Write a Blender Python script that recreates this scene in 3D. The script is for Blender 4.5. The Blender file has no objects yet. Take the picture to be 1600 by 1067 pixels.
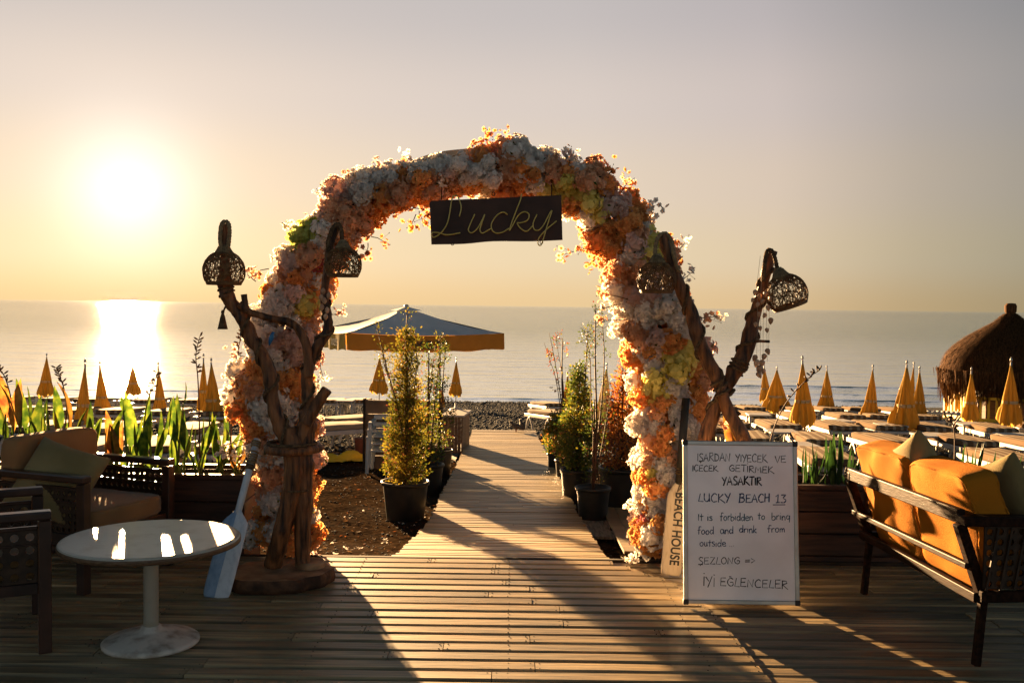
import bpy, math, random
import numpy as np
from mathutils import Vector, Matrix, noise as mnoise
R = math.radians
rng = np.random.default_rng(7)
random.seed(7)
scene = bpy.context.scene
COL = scene.collection

# ------------------------------------------------------------------ camera
EXPOSURE = 3.4
# sky: colours by height (sine of elevation), by angle from the sun (radians), glow round the sun
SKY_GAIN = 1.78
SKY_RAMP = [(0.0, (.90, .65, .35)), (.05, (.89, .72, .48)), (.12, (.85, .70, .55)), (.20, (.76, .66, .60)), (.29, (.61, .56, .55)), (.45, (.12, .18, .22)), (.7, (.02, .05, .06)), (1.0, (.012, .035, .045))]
SKY_FALL = [(0.0, (.97, .97, .97)), (.143, (.95, .95, .95)), (.2, (.85, .84, .86)), (.24, (.60, .615, .63)), (.28, (.42, .46, .49)), (.5, (.60, .78, .92)), (1.0, (.90, 1.12, 1.38))]  # far end: unseen sky behind the camera, brightened and cooled to light the whiteboard
GLOW1 = (0.07, R(9), (1.0, 0.72, 0.34))
GLOW2 = (1.15, R(2.9), (0.9, 0.95, 1.0))
F = 1540.0
cam_data = bpy.data.cameras.new("camera")
cam = bpy.data.objects.new("camera", cam_data)
COL.objects.link(cam)
cam_data.sensor_width = 36.0
cam_data.lens = F / 1600 * 36
cam_data.clip_start = 0.05
cam_data.clip_end = 60000
CAMZ = 1.6
CAM_M = Matrix.Translation((0, 0, CAMZ)) @ Matrix.Rotation(R(90 - 2.06), 4, 'X') @ Matrix.Rotation(R(0.716), 4, 'Z')
cam.matrix_world = CAM_M
scene.camera = cam
CAM_R = CAM_M.to_3x3()


def ray(px, py):
    v = Vector(((px - 800) / F, -(py - 533.5) / F, -1.0))
    return CAM_R @ v


def P(px, py, d):
    """point seen at (px, py) whose distance along the ground (y) is d"""
    r = ray(px, py)
    t = d / r.y
    return Vector((r.x * t, d, CAMZ + r.z * t))


# ------------------------------------------------------------------ sky, sun, exposure
sun_dir = ray(200, 300).normalized()
SUN_EL = math.asin(sun_dir.z)
SUN_AZ = math.atan2(sun_dir.x, sun_dir.y)

world = bpy.data.worlds.new("World")
scene.world = world
world.use_nodes = True
nt = world.node_tree
nt.nodes.clear()
wN = nt.nodes.new
out = wN('ShaderNodeOutputWorld')
bg = wN('ShaderNodeBackground')
bg.inputs['Strength'].default_value = 0.05
sky = wN('ShaderNodeTexSky')
sky.sky_type = 'NISHITA'
sky.sun_disc = False
sky.sun_elevation = SUN_EL
sky.sun_rotation = SUN_AZ
sky.altitude = 0
sky.air_density = 1.0
sky.dust_density = 2.0
sky.ozone_density = 1.5
# thin morning haze: pale warm band at the horizon fading to grey-lilac, darkened overhead to deepen the shade
tc = wN('ShaderNodeTexCoord')
nrm = wN('ShaderNodeVectorMath'); nrm.operation = 'NORMALIZE'
nt.links.new(tc.outputs['Generated'], nrm.inputs[0])
sep = wN('ShaderNodeSeparateXYZ'); nt.links.new(nrm.outputs[0], sep.inputs[0])
hz = wN('ShaderNodeValToRGB')
hz.color_ramp.interpolation = 'EASE'
HZ = SKY_RAMP
while len(hz.color_ramp.elements) < len(HZ): hz.color_ramp.elements.new(0.5)
for el, (p_, c_) in zip(hz.color_ramp.elements, HZ):
    el.position = p_; el.color = (*c_, 1)
nt.links.new(sep.outputs[2], hz.inputs[0])
dot = wN('ShaderNodeVectorMath'); dot.operation = 'DOT_PRODUCT'
nt.links.new(nrm.outputs[0], dot.inputs[0])
dot.inputs[1].default_value = sun_dir
acos = wN('ShaderNodeMath'); acos.operation = 'ARCCOSINE'
nt.links.new(dot.outputs['Value'], acos.inputs[0])
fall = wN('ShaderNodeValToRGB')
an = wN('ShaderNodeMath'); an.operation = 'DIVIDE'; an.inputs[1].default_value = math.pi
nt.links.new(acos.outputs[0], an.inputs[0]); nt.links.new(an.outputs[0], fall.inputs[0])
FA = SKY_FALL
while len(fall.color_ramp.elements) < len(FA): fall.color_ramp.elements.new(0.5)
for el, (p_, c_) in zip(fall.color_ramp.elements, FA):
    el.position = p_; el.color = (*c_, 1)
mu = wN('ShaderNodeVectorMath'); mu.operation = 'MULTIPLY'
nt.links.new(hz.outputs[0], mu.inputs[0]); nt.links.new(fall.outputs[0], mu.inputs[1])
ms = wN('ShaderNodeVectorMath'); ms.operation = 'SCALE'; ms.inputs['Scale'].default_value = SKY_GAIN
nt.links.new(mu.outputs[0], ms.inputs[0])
tint = wN('ShaderNodeMix'); tint.data_type = 'RGBA'
tint.inputs['Factor'].default_value = 0.99
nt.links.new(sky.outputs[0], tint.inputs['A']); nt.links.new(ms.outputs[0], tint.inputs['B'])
# bright hazy glow of the air round the low sun


def glow(amp, width, power, col, prev):
    a = wN('ShaderNodeMath'); a.operation = 'DIVIDE'; a.inputs[1].default_value = width
    nt.links.new(acos.outputs[0], a.inputs[0])
    b = wN('ShaderNodeMath'); b.operation = 'POWER'; b.inputs[1].default_value = power
    nt.links.new(a.outputs[0], b.inputs[0])
    c = wN('ShaderNodeMath'); c.operation = 'MULTIPLY'; c.inputs[1].default_value = -1
    nt.links.new(b.outputs[0], c.inputs[0])
    e = wN('ShaderNodeMath'); e.operation = 'EXPONENT'
    nt.links.new(c.outputs[0], e.inputs[0])
    m = wN('ShaderNodeVectorMath'); m.operation = 'SCALE'
    m.inputs[0].default_value = [amp * k for k in col]
    nt.links.new(e.outputs[0], m.inputs['Scale'])
    s = wN('ShaderNodeVectorMath'); s.operation = 'ADD'
    nt.links.new(prev, s.inputs[0]); nt.links.new(m.outputs[0], s.inputs[1])
    return s.outputs[0]


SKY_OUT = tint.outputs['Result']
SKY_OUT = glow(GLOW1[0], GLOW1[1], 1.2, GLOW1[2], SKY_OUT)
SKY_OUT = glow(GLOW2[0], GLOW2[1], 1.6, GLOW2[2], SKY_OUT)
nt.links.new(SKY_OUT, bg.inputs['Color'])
nt.links.new(bg.outputs[0], out.inputs[0])

sun_data = bpy.data.lights.new("sun", 'SUN')
sun_data.energy = 5.0
sun_data.angle = R(0.6)
sun_data.color = (1.0, 0.60, 0.27)
sun = bpy.data.objects.new("sun", sun_data)
COL.objects.link(sun)
sun.rotation_euler = (-sun_dir).to_track_quat('-Z', 'Y').to_euler()
sun.location = (-10, 20, 12)

scene.view_settings.view_transform = 'Standard'
scene.view_settings.look = 'None'
scene.view_settings.exposure = EXPOSURE
scene.view_settings.gamma = 1
scene.view_settings.use_curve_mapping = False
scene.render.engine = 'CYCLES'
cy = scene.cycles
cy.use_denoising = True
cy.max_bounces = 7
cy.diffuse_bounces = 3
cy.glossy_bounces = 3
cy.transmission_bounces = 4
cy.transparent_max_bounces = 8
cy.caustics_reflective = False
cy.caustics_refractive = False
cy.sample_clamp_indirect = 6

# ------------------------------------------------------------------ helpers
def wloc(o):
    v = Vector((0, 0, 0))
    while o is not None:
        v = v + Vector(o.location)
        o = o.parent
    return v


def tag(o, label=None, cat=None, group=None, kind=None):
    if label: o['label'] = label
    if cat: o['category'] = cat
    if group: o['group'] = group
    if kind: o['kind'] = kind
    return o


def thing(name, label, cat, loc=(0, 0, 0), group=None):
    o = bpy.data.objects.new(name, None)
    o.empty_display_size = 0.1
    COL.objects.link(o)
    o.location = loc
    return tag(o, label, cat, group)


def link(name, me, parent=None, M=None):
    """link mesh; M = world matrix of the piece"""
    o = bpy.data.objects.new(name, me)
    COL.objects.link(o)
    if parent is not None:
        o.parent = parent
    if M is not None:
        base = wloc(parent) if parent else Vector((0, 0, 0))
        o.matrix_basis = Matrix.Translation(-base) @ M
    return o


def np_mesh(name, V, groups, mats, smooth=False):
    """groups: list of (faces array (m,k), material index)"""
    me = bpy.data.meshes.new(name)
    V = np.asarray(V, dtype=np.float32)
    groups = [(np.asarray(f, dtype=np.int32), mi) for f, mi in groups if len(f)]
    nl = sum(f.size for f, _ in groups); npoly = sum(len(f) for f, _ in groups)
    me.vertices.add(len(V)); me.vertices.foreach_set('co', V.ravel())
    me.loops.add(nl); me.polygons.add(npoly)
    li = np.concatenate([f.ravel() for f, _ in groups])
    starts, mi_all, off = [], [], 0
    for f, mi in groups:
        k = f.shape[1]
        starts.append(off + np.arange(len(f)) * k); off += f.size
        mi_all.append(np.full(len(f), mi) if np.isscalar(mi) else np.asarray(mi))
    me.loops.foreach_set('vertex_index', li)
    me.polygons.foreach_set('loop_start', np.concatenate(starts).astype(np.int32))
    me.polygons.foreach_set('material_index', np.concatenate(mi_all).astype(np.int32))
    me.polygons.foreach_set('use_smooth', np.full(npoly, smooth))
    me.update(calc_edges=True)
    me.validate()
    for m in mats: me.materials.append(m)
    return me


class MB:
    def __init__(self):
        self.v = []; self.f = []; self.mi = []; self.m = 0

    def add(self, vs, fs):
        b = len(self.v)
        self.v.extend([Vector(p) for p in vs])
        self.f.extend([tuple(b + i for i in f) for f in fs])
        self.mi.extend([self.m] * len(fs))
        return self

    def mat(self, i):
        self.m = i; return self

    def box(self, c, s, rot=None):
        M = rot.to_matrix() if hasattr(rot, 'to_matrix') else (rot or Matrix.Identity(3))
        c = Vector(c); hx, hy, hz = s[0] / 2, s[1] / 2, s[2] / 2
        vs = [c + M @ Vector((x * hx, y * hy, z * hz)) for z in (-1, 1) for y in (-1, 1) for x in (-1, 1)]
        return self.add(vs, [(0, 2, 3, 1), (4, 5, 7, 6), (0, 1, 5, 4), (2, 6, 7, 3), (0, 4, 6, 2), (1, 3, 7, 5)])

    def bar(self, a, b, w, h, up=(0, 0, 1)):
        """rectangular bar from a to b, w across, h along up"""
        a, b = Vector(a), Vector(b); d = (b - a); L = d.length; d.normalize()
        s = d.cross(Vector(up)).normalized(); u = s.cross(d)
        M = Matrix((s, d, u)).transposed()
        return self.box((a + b) / 2, (w, L, h), M)

    def tube(self, pts, rad, seg=8, caps=True, squash=None):
        pts = [Vector(p) for p in pts]; n = len(pts)
        if not hasattr(rad, '__len__'): rad = [rad] * n
        vs = []; fs = []
        t0 = (pts[1] - pts[0]).normalized()
        ref = Vector((0, 0, 1)) if abs(t0.z) < 0.9 else Vector((1, 0, 0))
        u = t0.cross(ref).normalized()
        for i in range(n):
            if i == 0: t = t0
            elif i == n - 1: t = (pts[i] - pts[i - 1]).normalized()
            else: t = (pts[i + 1] - pts[i - 1]).normalized()
            u = (u - t * u.dot(t))
            u = u.normalized() if u.length > 1e-6 else t.orthogonal().normalized()
            w = t.cross(u)
            for k in range(seg):
                a = 2 * math.pi * k / seg
                q = u * math.cos(a) + w * math.sin(a)
                if squash: q = q + squash[0] * (q.dot(squash[0])) * (squash[1] - 1)
                vs.append(pts[i] + q * rad[i])
        for i in range(n - 1):
            for k in range(seg):
                a = i * seg + k; b = i * seg + (k + 1) % seg
                fs.append((a, b, b + seg, a + seg))
        if caps:
            fs.append(tuple(range(seg))[::-1]); fs.append(tuple((n - 1) * seg + k for k in range(seg)))
        return self.add(vs, fs)

    def lathe(self, prof, c=(0, 0, 0), seg=24, rfun=None, cap=True, axis=None):
        """prof: list of (r, z)"""
        c = Vector(c); vs = []; fs = []; n = len(prof)
        for i, (r, z) in enumerate(prof):
            for k in range(seg):
                a = 2 * math.pi * k / seg
                rr = r * (rfun(a, i) if rfun else 1)
                p = Vector((rr * math.cos(a), rr * math.sin(a), z))
                if axis is not None: p = axis @ p
                vs.append(c + p)
        for i in range(n - 1):
            for k in range(seg):
                a = i * seg + k; b = i * seg + (k + 1) % seg
                fs.append((a, b, b + seg, a + seg))
        if cap:
            fs.append(tuple(range(seg))[::-1]); fs.append(tuple((n - 1) * seg + k for k in range(seg)))
        return self.add(vs, fs)

    def mesh(self, name, mats, smooth=False, off=None):
        me = bpy.data.meshes.new(name)
        vs = [v - off for v in self.v] if off is not None else self.v
        me.from_pydata([tuple(v) for v in vs], [], self.f)
        if not isinstance(mats, (list, tuple)): mats = [mats]
        for m in mats: me.materials.append(m)
        me.polygons.foreach_set('material_index', self.mi)
        me.polygons.foreach_set('use_smooth', [smooth] * len(self.f))
        me.update()
        return me

    def build(self, name, mats, parent=None, smooth=False, bevel=0, seg=1):
        off = wloc(parent) if parent else None
        me = self.mesh(name, mats, smooth, off)
        o = link(name, me, parent)
        if bevel:
            add_bevel(o, bevel, seg)
        return o


def add_bevel(o, w, seg=1):
    b = o.modifiers.new('bevel', 'BEVEL'); b.width = w; b.segments = seg; b.limit_method = 'ANGLE'
    b.angle_limit = R(40); b.harden_normals = False
    return o


def spline(pts, n=6):
    """Catmull-Rom through pts (sequences of any length)"""
    p = [np.array(q, float) for q in pts]
    p = [2 * p[0] - p[1]] + p + [2 * p[-1] - p[-2]]
    o = []
    for i in range(1, len(p) - 2):
        for k in range(n):
            t = k / n
            o.append(0.5 * ((2 * p[i]) + (-p[i - 1] + p[i + 1]) * t + (2 * p[i - 1] - 5 * p[i] + 4 * p[i + 1] - p[i + 2]) * t * t
                            + (-p[i - 1] + 3 * p[i] - 3 * p[i + 1] + p[i + 2]) * t ** 3))
    o.append(p[-2])
    return o


def kids(o):
    return [c for c in bpy.data.objects if c.parent == o]


KIDS_CACHE = {}


def copy_tree(o, parent=None):
    c = o.copy(); COL.objects.link(c)
    if parent is not None: c.parent = parent
    if o not in KIDS_CACHE: KIDS_CACHE[o] = kids(o)
    for ch in KIDS_CACHE[o]:
        copy_tree(ch, c)
    return c


def rotmats(n, r=rng):
    """n random rotation matrices"""
    q = r.normal(size=(n, 4)); q /= np.linalg.norm(q, axis=1)[:, None]
    w, x, y, z = q.T
    M = np.empty((n, 3, 3))
    M[:, 0, 0] = 1 - 2 * (y * y + z * z); M[:, 0, 1] = 2 * (x * y - z * w); M[:, 0, 2] = 2 * (x * z + y * w)
    M[:, 1, 0] = 2 * (x * y + z * w); M[:, 1, 1] = 1 - 2 * (x * x + z * z); M[:, 1, 2] = 2 * (y * z - x * w)
    M[:, 2, 0] = 2 * (x * z - y * w); M[:, 2, 1] = 2 * (y * z + x * w); M[:, 2, 2] = 1 - 2 * (x * x + y * y)
    return M


def scatter(tv, tf, pos, rot, scale):
    """many copies of a template -> V, F"""
    tv = np.asarray(tv, float); tf = np.asarray(tf)
    n = len(pos); scale = np.asarray(scale, float)
    if scale.ndim == 1: scale = scale[:, None].repeat(3, 1)
    V = np.einsum('nij,nkj->nki', rot, tv[None] * scale[:, None, :]) + np.asarray(pos)[:, None, :]
    Fa = (tf[None] + (np.arange(n) * len(tv))[:, None, None]).reshape(-1, tf.shape[1])
    return V.reshape(-1, 3), Fa


# ------------------------------------------------------------------ materials
def new_mat(name):
    m = bpy.data.materials.new(name); m.use_nodes = True
    m.node_tree.nodes.clear()
    return m


def setin(n, **kw):
    for k, v in kw.items():
        k = k.replace('_', ' ')
        if k in n.inputs:
            n.inputs[k].default_value = v


def mat(name, c1, c2=None, rough=0.7, scale=8.0, stretch=(1, 1, 1), bump=0.0, bscale=None, detail=4, spec=0.3,
        metal=0.0, transl=0.0, tcol=None, obj_var=0.0, coords='Object', sheen=0.0, wave=None, ramp=(0.35, 0.65), c3=None,
        coat=0.0, bdist=0.01):
    """noise-mixed principled material with optional translucency and per-object value change"""
    m = new_mat(name); t = m.node_tree; N = t.nodes.new; L = t.links.new
    o = N('ShaderNodeOutputMaterial'); p = N('ShaderNodeBsdfPrincipled')
    c2 = c2 or c1
    tc = N('ShaderNodeTexCoord'); mp = N('ShaderNodeMapping'); mp.inputs['Scale'].default_value = stretch
    oi = N('ShaderNodeObjectInfo')
    L(tc.outputs[coords], mp.inputs[0])
    add = N('ShaderNodeVectorMath'); add.operation = 'ADD'
    L(mp.outputs[0], add.inputs[0])
    sc = N('ShaderNodeMath'); sc.operation = 'MULTIPLY'; sc.inputs[1].default_value = 37.0
    L(oi.outputs['Random'], sc.inputs[0])
    L(sc.outputs[0], add.inputs[1])
    nz = N('ShaderNodeTexNoise'); nz.inputs['Scale'].default_value = scale; nz.inputs['Detail'].default_value = detail
    L(add.outputs[0], nz.inputs['Vector'])
    rp = N('ShaderNodeValToRGB')
    rp.color_ramp.elements[0].position = ramp[0]; rp.color_ramp.elements[1].position = ramp[1]
    rp.color_ramp.elements[0].color = (*c1, 1); rp.color_ramp.elements[1].color = (*c2, 1)
    if c3:
        e = rp.color_ramp.elements.new((ramp[0] + ramp[1]) / 2); e.color = (*c3, 1)
    L(nz.outputs['Fac'], rp.inputs[0])
    colout = rp.outputs[0]
    if obj_var:
        hv = N('ShaderNodeHueSaturation')
        mr = N('ShaderNodeMapRange'); mr.inputs[3].default_value = 1 - obj_var; mr.inputs[4].default_value = 1 + obj_var
        L(oi.outputs['Random'], mr.inputs[0]); L(mr.outputs[0], hv.inputs['Value'])
        L(colout, hv.inputs['Color']); colout = hv.outputs[0]
    L(colout, p.inputs['Base Color'])
    setin(p, Roughness=rough, Metallic=metal)
    p.inputs['Specular IOR Level'].default_value = spec
    if sheen: p.inputs['Sheen Weight'].default_value = sheen
    if coat: p.inputs['Coat Weight'].default_value = coat
    if bump:
        bz = N('ShaderNodeTexNoise'); bz.inputs['Scale'].default_value = bscale or scale * 3; bz.inputs['Detail'].default_value = 5
        L(add.outputs[0], bz.inputs['Vector'])
        bp = N('ShaderNodeBump'); bp.inputs['Strength'].default_value = bump; bp.inputs['Distance'].default_value = bdist
        L(bz.outputs['Fac'], bp.inputs['Height']); L(bp.outputs[0], p.inputs['Normal'])
    if transl:
        tr = N('ShaderNodeBsdfTranslucent')
        if tcol: tr.inputs['Color'].default_value = (*tcol, 1)
        else: L(colout, tr.inputs['Color'])
        mx = N('ShaderNodeMixShader'); mx.inputs[0].default_value = transl
        L(p.outputs[0], mx.inputs[1]); L(tr.outputs[0], mx.inputs[2]); L(mx.outputs[0], o.inputs[0])
    else:
        L(p.outputs[0], o.inputs[0])
    return m


M = {}
M['deck'] = mat('weathered_deck_wood', (0.050, 0.040, 0.022), (0.34, 0.245, 0.12), rough=0.45, scale=5, stretch=(0.5, 9, 9), bump=0.35, bscale=14, obj_var=0.38, spec=0.5, detail=8, ramp=(0.25, 0.7), bdist=0.004)
M['deck_dark'] = mat('deck_joist_wood', (0.015, 0.010, 0.006), (0.03, 0.02, 0.012), rough=0.9)
M['nail'] = mat('rusty_nail', (0.02, 0.013, 0.01), rough=0.6)
M['pallet'] = mat('grey_pallet_wood', (0.09, 0.085, 0.065), (0.22, 0.20, 0.15), rough=0.8, scale=6, stretch=(9, 1, 9), bump=0.4, obj_var=0.2)
M['planter'] = mat('dark_planter_wood', (0.020, 0.010, 0.006), (0.060, 0.026, 0.014), rough=0.55, scale=3, stretch=(1, 12, 12), bump=0.25, obj_var=0.2)
M['soil'] = mat('dark_soil', (0.02, 0.014, 0.009), (0.05, 0.035, 0.02), rough=1, scale=30, bump=0.8)
M['drift'] = mat('driftwood', (0.022, 0.009, 0.004), (0.24, 0.095, 0.032), rough=0.55, scale=7, stretch=(4.5, 4.5, 0.5), bump=1.0, bscale=16, spec=0.3, detail=10, ramp=(0.36, 0.64), bdist=0.016)
M['drift_cut'] = mat('cut_driftwood', (0.16, 0.085, 0.04), (0.33, 0.20, 0.11), rough=0.75, scale=10, bump=0.3)
M['drift_dark'] = mat('bark_of_slab', (0.03, 0.014, 0.007), (0.12, 0.055, 0.025), rough=0.8, scale=14, bump=0.8, bdist=0.012)
M['rope'] = mat('brown_rope', (0.045, 0.026, 0.012), (0.14, 0.085, 0.04), rough=0.95, scale=60, bump=0.6, bscale=160)
M['rope_light'] = mat('frayed_jute_rope', (0.16, 0.11, 0.055), (0.30, 0.21, 0.11), rough=0.95, scale=50, bump=0.6, bscale=120)
M['wicker'] = mat('wicker_strand', (0.07, 0.035, 0.012), (0.20, 0.11, 0.04), rough=0.6, scale=30)
M['chair_wood'] = mat('dark_brown_chair_wood', (0.018, 0.009, 0.006), (0.050, 0.022, 0.013), rough=0.28, scale=6, stretch=(1, 1, 1), bump=0.1, spec=0.5)
M['cane'] = mat('dark_cane', (0.016, 0.009, 0.005), (0.045, 0.024, 0.012), rough=0.4, scale=20)
M['sofa_wood'] = mat('brown_sofa_wood', (0.006, 0.003, 0.002), (0.026, 0.011, 0.006), rough=0.5, scale=6, stretch=(8, 1, 8), bump=0.15, spec=0.06)
M['fab_tan'] = mat('tan_canvas', (0.24, 0.125, 0.05), (0.29, 0.155, 0.065), rough=0.95, scale=3, bump=0.35, bscale=260, sheen=0.1, transl=0.06, spec=0.03)
M['fab_olive'] = mat('olive_canvas', (0.19, 0.145, 0.06), (0.25, 0.19, 0.085), rough=0.95, scale=4, bump=0.4, bscale=240, sheen=0.1, transl=0.06, spec=0.03)
M['fab_orange'] = mat('orange_canvas', (0.34, 0.12, 0.010), (0.40, 0.15, 0.014), rough=0.9, scale=3, bump=0.4, bscale=220, spec=0.03)
M['fab_seat'] = mat('brown_seat_canvas', (0.17, 0.10, 0.04), (0.22, 0.13, 0.055), rough=0.95, scale=3, bump=0.3, bscale=240, sheen=0.2, spec=0.03)
M['pot'] = mat('black_plastic_pot', (0.008, 0.009, 0.008), (0.02, 0.02, 0.018), rough=0.42, scale=6, bump=0.1)
M['pot_red'] = mat('terracotta_pot', (0.16, 0.045, 0.02), (0.22, 0.07, 0.035), rough=0.8, scale=6)
M['table_white'] = mat('worn_white_metal', (0.42, 0.40, 0.33), (0.30, 0.26, 0.19), rough=0.36, spec=0.4, scale=9, bump=0.15, ramp=(0.5, 0.78), bscale=50)
M['stone'] = mat('table_pedestal_foot', (0.50, 0.46, 0.40), (0.22, 0.18, 0.14), rough=0.55, scale=14, bump=0.25, ramp=(0.45, 0.7), detail=8)
M['whiteboard'] = mat('whiteboard_enamel', (0.72, 0.69, 0.68), (0.84, 0.81, 0.80), rough=0.33, scale=3, spec=0.5, detail=8, ramp=(.38, .6))
M['alu'] = mat('aluminium_frame', (0.30, 0.28, 0.25), (0.38, 0.36, 0.32), rough=0.38, metal=0.85, scale=10)
M['black'] = mat('black_plastic', (0.012, 0.012, 0.012), rough=0.5)
M['ink_black'] = mat('black_marker_ink', (0.012, 0.010, 0.012), rough=0.6)
M['ink_blue'] = mat('blue_marker_ink', (0.012, 0.035, 0.10), rough=0.6)
M['ink_teal'] = mat('teal_marker_ink', (0.012, 0.06, 0.09), rough=0.6)
M['paddle_blue'] = mat('pale_blue_paint', (0.17, 0.25, 0.36), (0.25, 0.34, 0.46), rough=0.6, scale=8, stretch=(6, 6, 1), bump=0.25, detail=8)
M['paddle_white'] = mat('chalk_white_paint', (0.50, 0.54, 0.58), (0.36, 0.40, 0.45), rough=0.65, scale=8, stretch=(6, 6, 1), bump=0.25, detail=8, ramp=(0.45, 0.75))
M['paddle_cream'] = mat('cream_worn_paint', (0.50, 0.42, 0.30), (0.34, 0.26, 0.17), rough=0.65, scale=9, stretch=(7, 7, 1), bump=0.3, detail=8, ramp=(0.5, 0.75))
M['sign'] = mat('dark_sign_board', (0.030, 0.013, 0.008), (0.055, 0.024, 0.014), rough=0.6, scale=6, bump=0.2)
M['neon'] = mat('unlit_neon_tube', (0.48, 0.36, 0.08), rough=0.25, spec=0.6)
M['teal_board'] = mat('teal_painted_board', (0.02, 0.10, 0.11), (0.03, 0.14, 0.15), rough=0.6)
M['cream_board'] = mat('cream_arch_board', (0.42, 0.33, 0.22), (0.50, 0.40, 0.28), rough=0.6, transl=0.15)
M['metal_dark'] = mat('dark_arch_metal', (0.03, 0.027, 0.022), rough=0.5, metal=0.3)
M['parasol'] = mat('mustard_parasol_cloth', (0.37, 0.22, 0.035), (0.44, 0.28, 0.055), rough=0.85, scale=5, transl=0.4, obj_var=0.12, bump=0.2, bscale=30, spec=0.03)
M['parasol_pale'] = mat('pale_parasol_cloth', (0.52, 0.42, 0.22), (0.58, 0.46, 0.25), rough=0.85, scale=5, transl=0.35, spec=0.03)
M['valance'] = mat('orange_valance', (0.42, 0.19, 0.035), (0.46, 0.21, 0.04), rough=0.85, transl=0.3, spec=0.03)
M['valance_side'] = mat('yellow_valance', (0.46, 0.34, 0.10), rough=0.85, transl=0.3, spec=0.03)
M['canopy_white'] = mat('white_canopy_cloth', (0.56, 0.58, 0.60), (0.62, 0.64, 0.66), rough=0.85, scale=2, transl=0.12, bump=0.15, spec=0.03)
M['white_plastic'] = mat('white_plastic', (0.34, 0.32, 0.29), (0.42, 0.40, 0.37), rough=0.45, scale=6)
M['grey_plastic'] = mat('grey_plastic', (0.40, 0.40, 0.38), rough=0.45)
M['counter'] = mat('brown_counter_wood', (0.085, 0.050, 0.026), (0.17, 0.10, 0.055), rough=0.6, scale=4, stretch=(1, 1, 10), bump=0.3, obj_var=0.15)
M['gazebo'] = mat('yellow_painted_wood', (0.80, 0.50, 0.04), (0.70, 0.42, 0.035), rough=0.6, scale=7, bump=0.2)
M['thatch'] = mat('brown_thatch', (0.010, 0.005, 0.003), (0.14, 0.066, 0.026), rough=0.9, scale=5, stretch=(6, 6, 0.35), detail=8, transl=0.12, ramp=(0.3, 0.7), spec=0.03)
M['yellow_cloth'] = mat('yellow_cloth', (0.60, 0.42, 0.03), (0.66, 0.48, 0.05), rough=0.8, scale=10, bump=0.3, bscale=20, bdist=0.03, spec=0.03)
M['bird'] = mat('dark_feathers', (0.03, 0.025, 0.022), (0.08, 0.07, 0.06), rough=0.8, scale=30)
M['shell'] = mat('sea_shell', (0.34, 0.18, 0.10), (0.50, 0.32, 0.20), rough=0.5, scale=30, obj_var=0.25)
M['string'] = mat('string', (0.35, 0.28, 0.18), rough=0.8)
M['blue_toy'] = mat('bright_blue_bird', (0.01, 0.08, 0.30), (0.02, 0.2, 0.45), rough=0.5, scale=30)
M['stem'] = mat('brown_stem', (0.035, 0.018, 0.010), (0.09, 0.045, 0.022), rough=0.8, scale=20)
M['stem_green'] = mat('green_stem', (0.07, 0.11, 0.02), (0.12, 0.15, 0.03), rough=0.6, scale=10, transl=0.2)


def leafmat(name, c1, c2, tr=0.5, tc=None, c3=None, var=0.3, rough=0.5, scale=6.0):
    return mat(name, c1, c2, rough=rough, scale=scale, transl=tr, tcol=tc, obj_var=var, spec=0.35, c3=c3)


M['canna'] = leafmat('canna_leaf', (0.018, 0.045, 0.006), (0.13, 0.16, 0.016), c3=(0.05, 0.09, 0.009), tr=0.5, scale=7)
M['canna_red'] = leafmat('dry_canna_leaf', (0.12, 0.035, 0.012), (0.30, 0.17, 0.03), tr=0.5, scale=5)
M['grass_leaf'] = leafmat('strap_leaf', (0.012, 0.035, 0.008), (0.03, 0.07, 0.014), tr=0.45)
M['leaf_gold'] = leafmat('golden_leaf', (0.20, 0.16, 0.015), (0.42, 0.28, 0.03), tr=0.5, scale=3, c3=(0.13, 0.13, 0.015))
M['leaf_green'] = leafmat('green_leaf', (0.035, 0.07, 0.012), (0.12, 0.14, 0.02), tr=0.45, scale=3)
M['leaf_red'] = leafmat('reddish_leaf', (0.14, 0.03, 0.02), (0.26, 0.09, 0.04), tr=0.45, scale=3)
M['leaf_rust'] = leafmat('rusty_leaf', (0.50, 0.15, 0.025), (0.66, 0.27, 0.06), tr=0.6, scale=3)
PET = {
    'orange': leafmat('orange_petal', (0.74, 0.35, 0.11), (0.90, 0.52, 0.20), tr=0.55, var=0.16, scale=5, rough=0.75),
    'peach': leafmat('peach_petal', (0.66, 0.36, 0.20), (0.84, 0.56, 0.36), tr=0.55, var=0.14, scale=5, rough=0.75),
    'white': leafmat('white_petal', (0.76, 0.70, 0.64), (0.90, 0.86, 0.80), tr=0.55, var=0.10, scale=5, rough=0.75),
    'blush': leafmat('blush_petal', (0.70, 0.48, 0.40), (0.84, 0.68, 0.60), tr=0.55, var=0.12, scale=5, rough=0.75),
    'yellow': leafmat('yellow_green_petal', (0.66, 0.56, 0.12), (0.82, 0.74, 0.26), tr=0.5, var=0.10, scale=5, rough=0.75),
    'lime': leafmat('lime_petal', (0.40, 0.46, 0.08), (0.58, 0.60, 0.20), tr=0.5, var=0.10, scale=5, rough=0.75),
    'pink': leafmat('pink_petal', (0.48, 0.12, 0.12), (0.62, 0.24, 0.22), tr=0.5, var=0.10, scale=5, rough=0.75),
}

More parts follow.
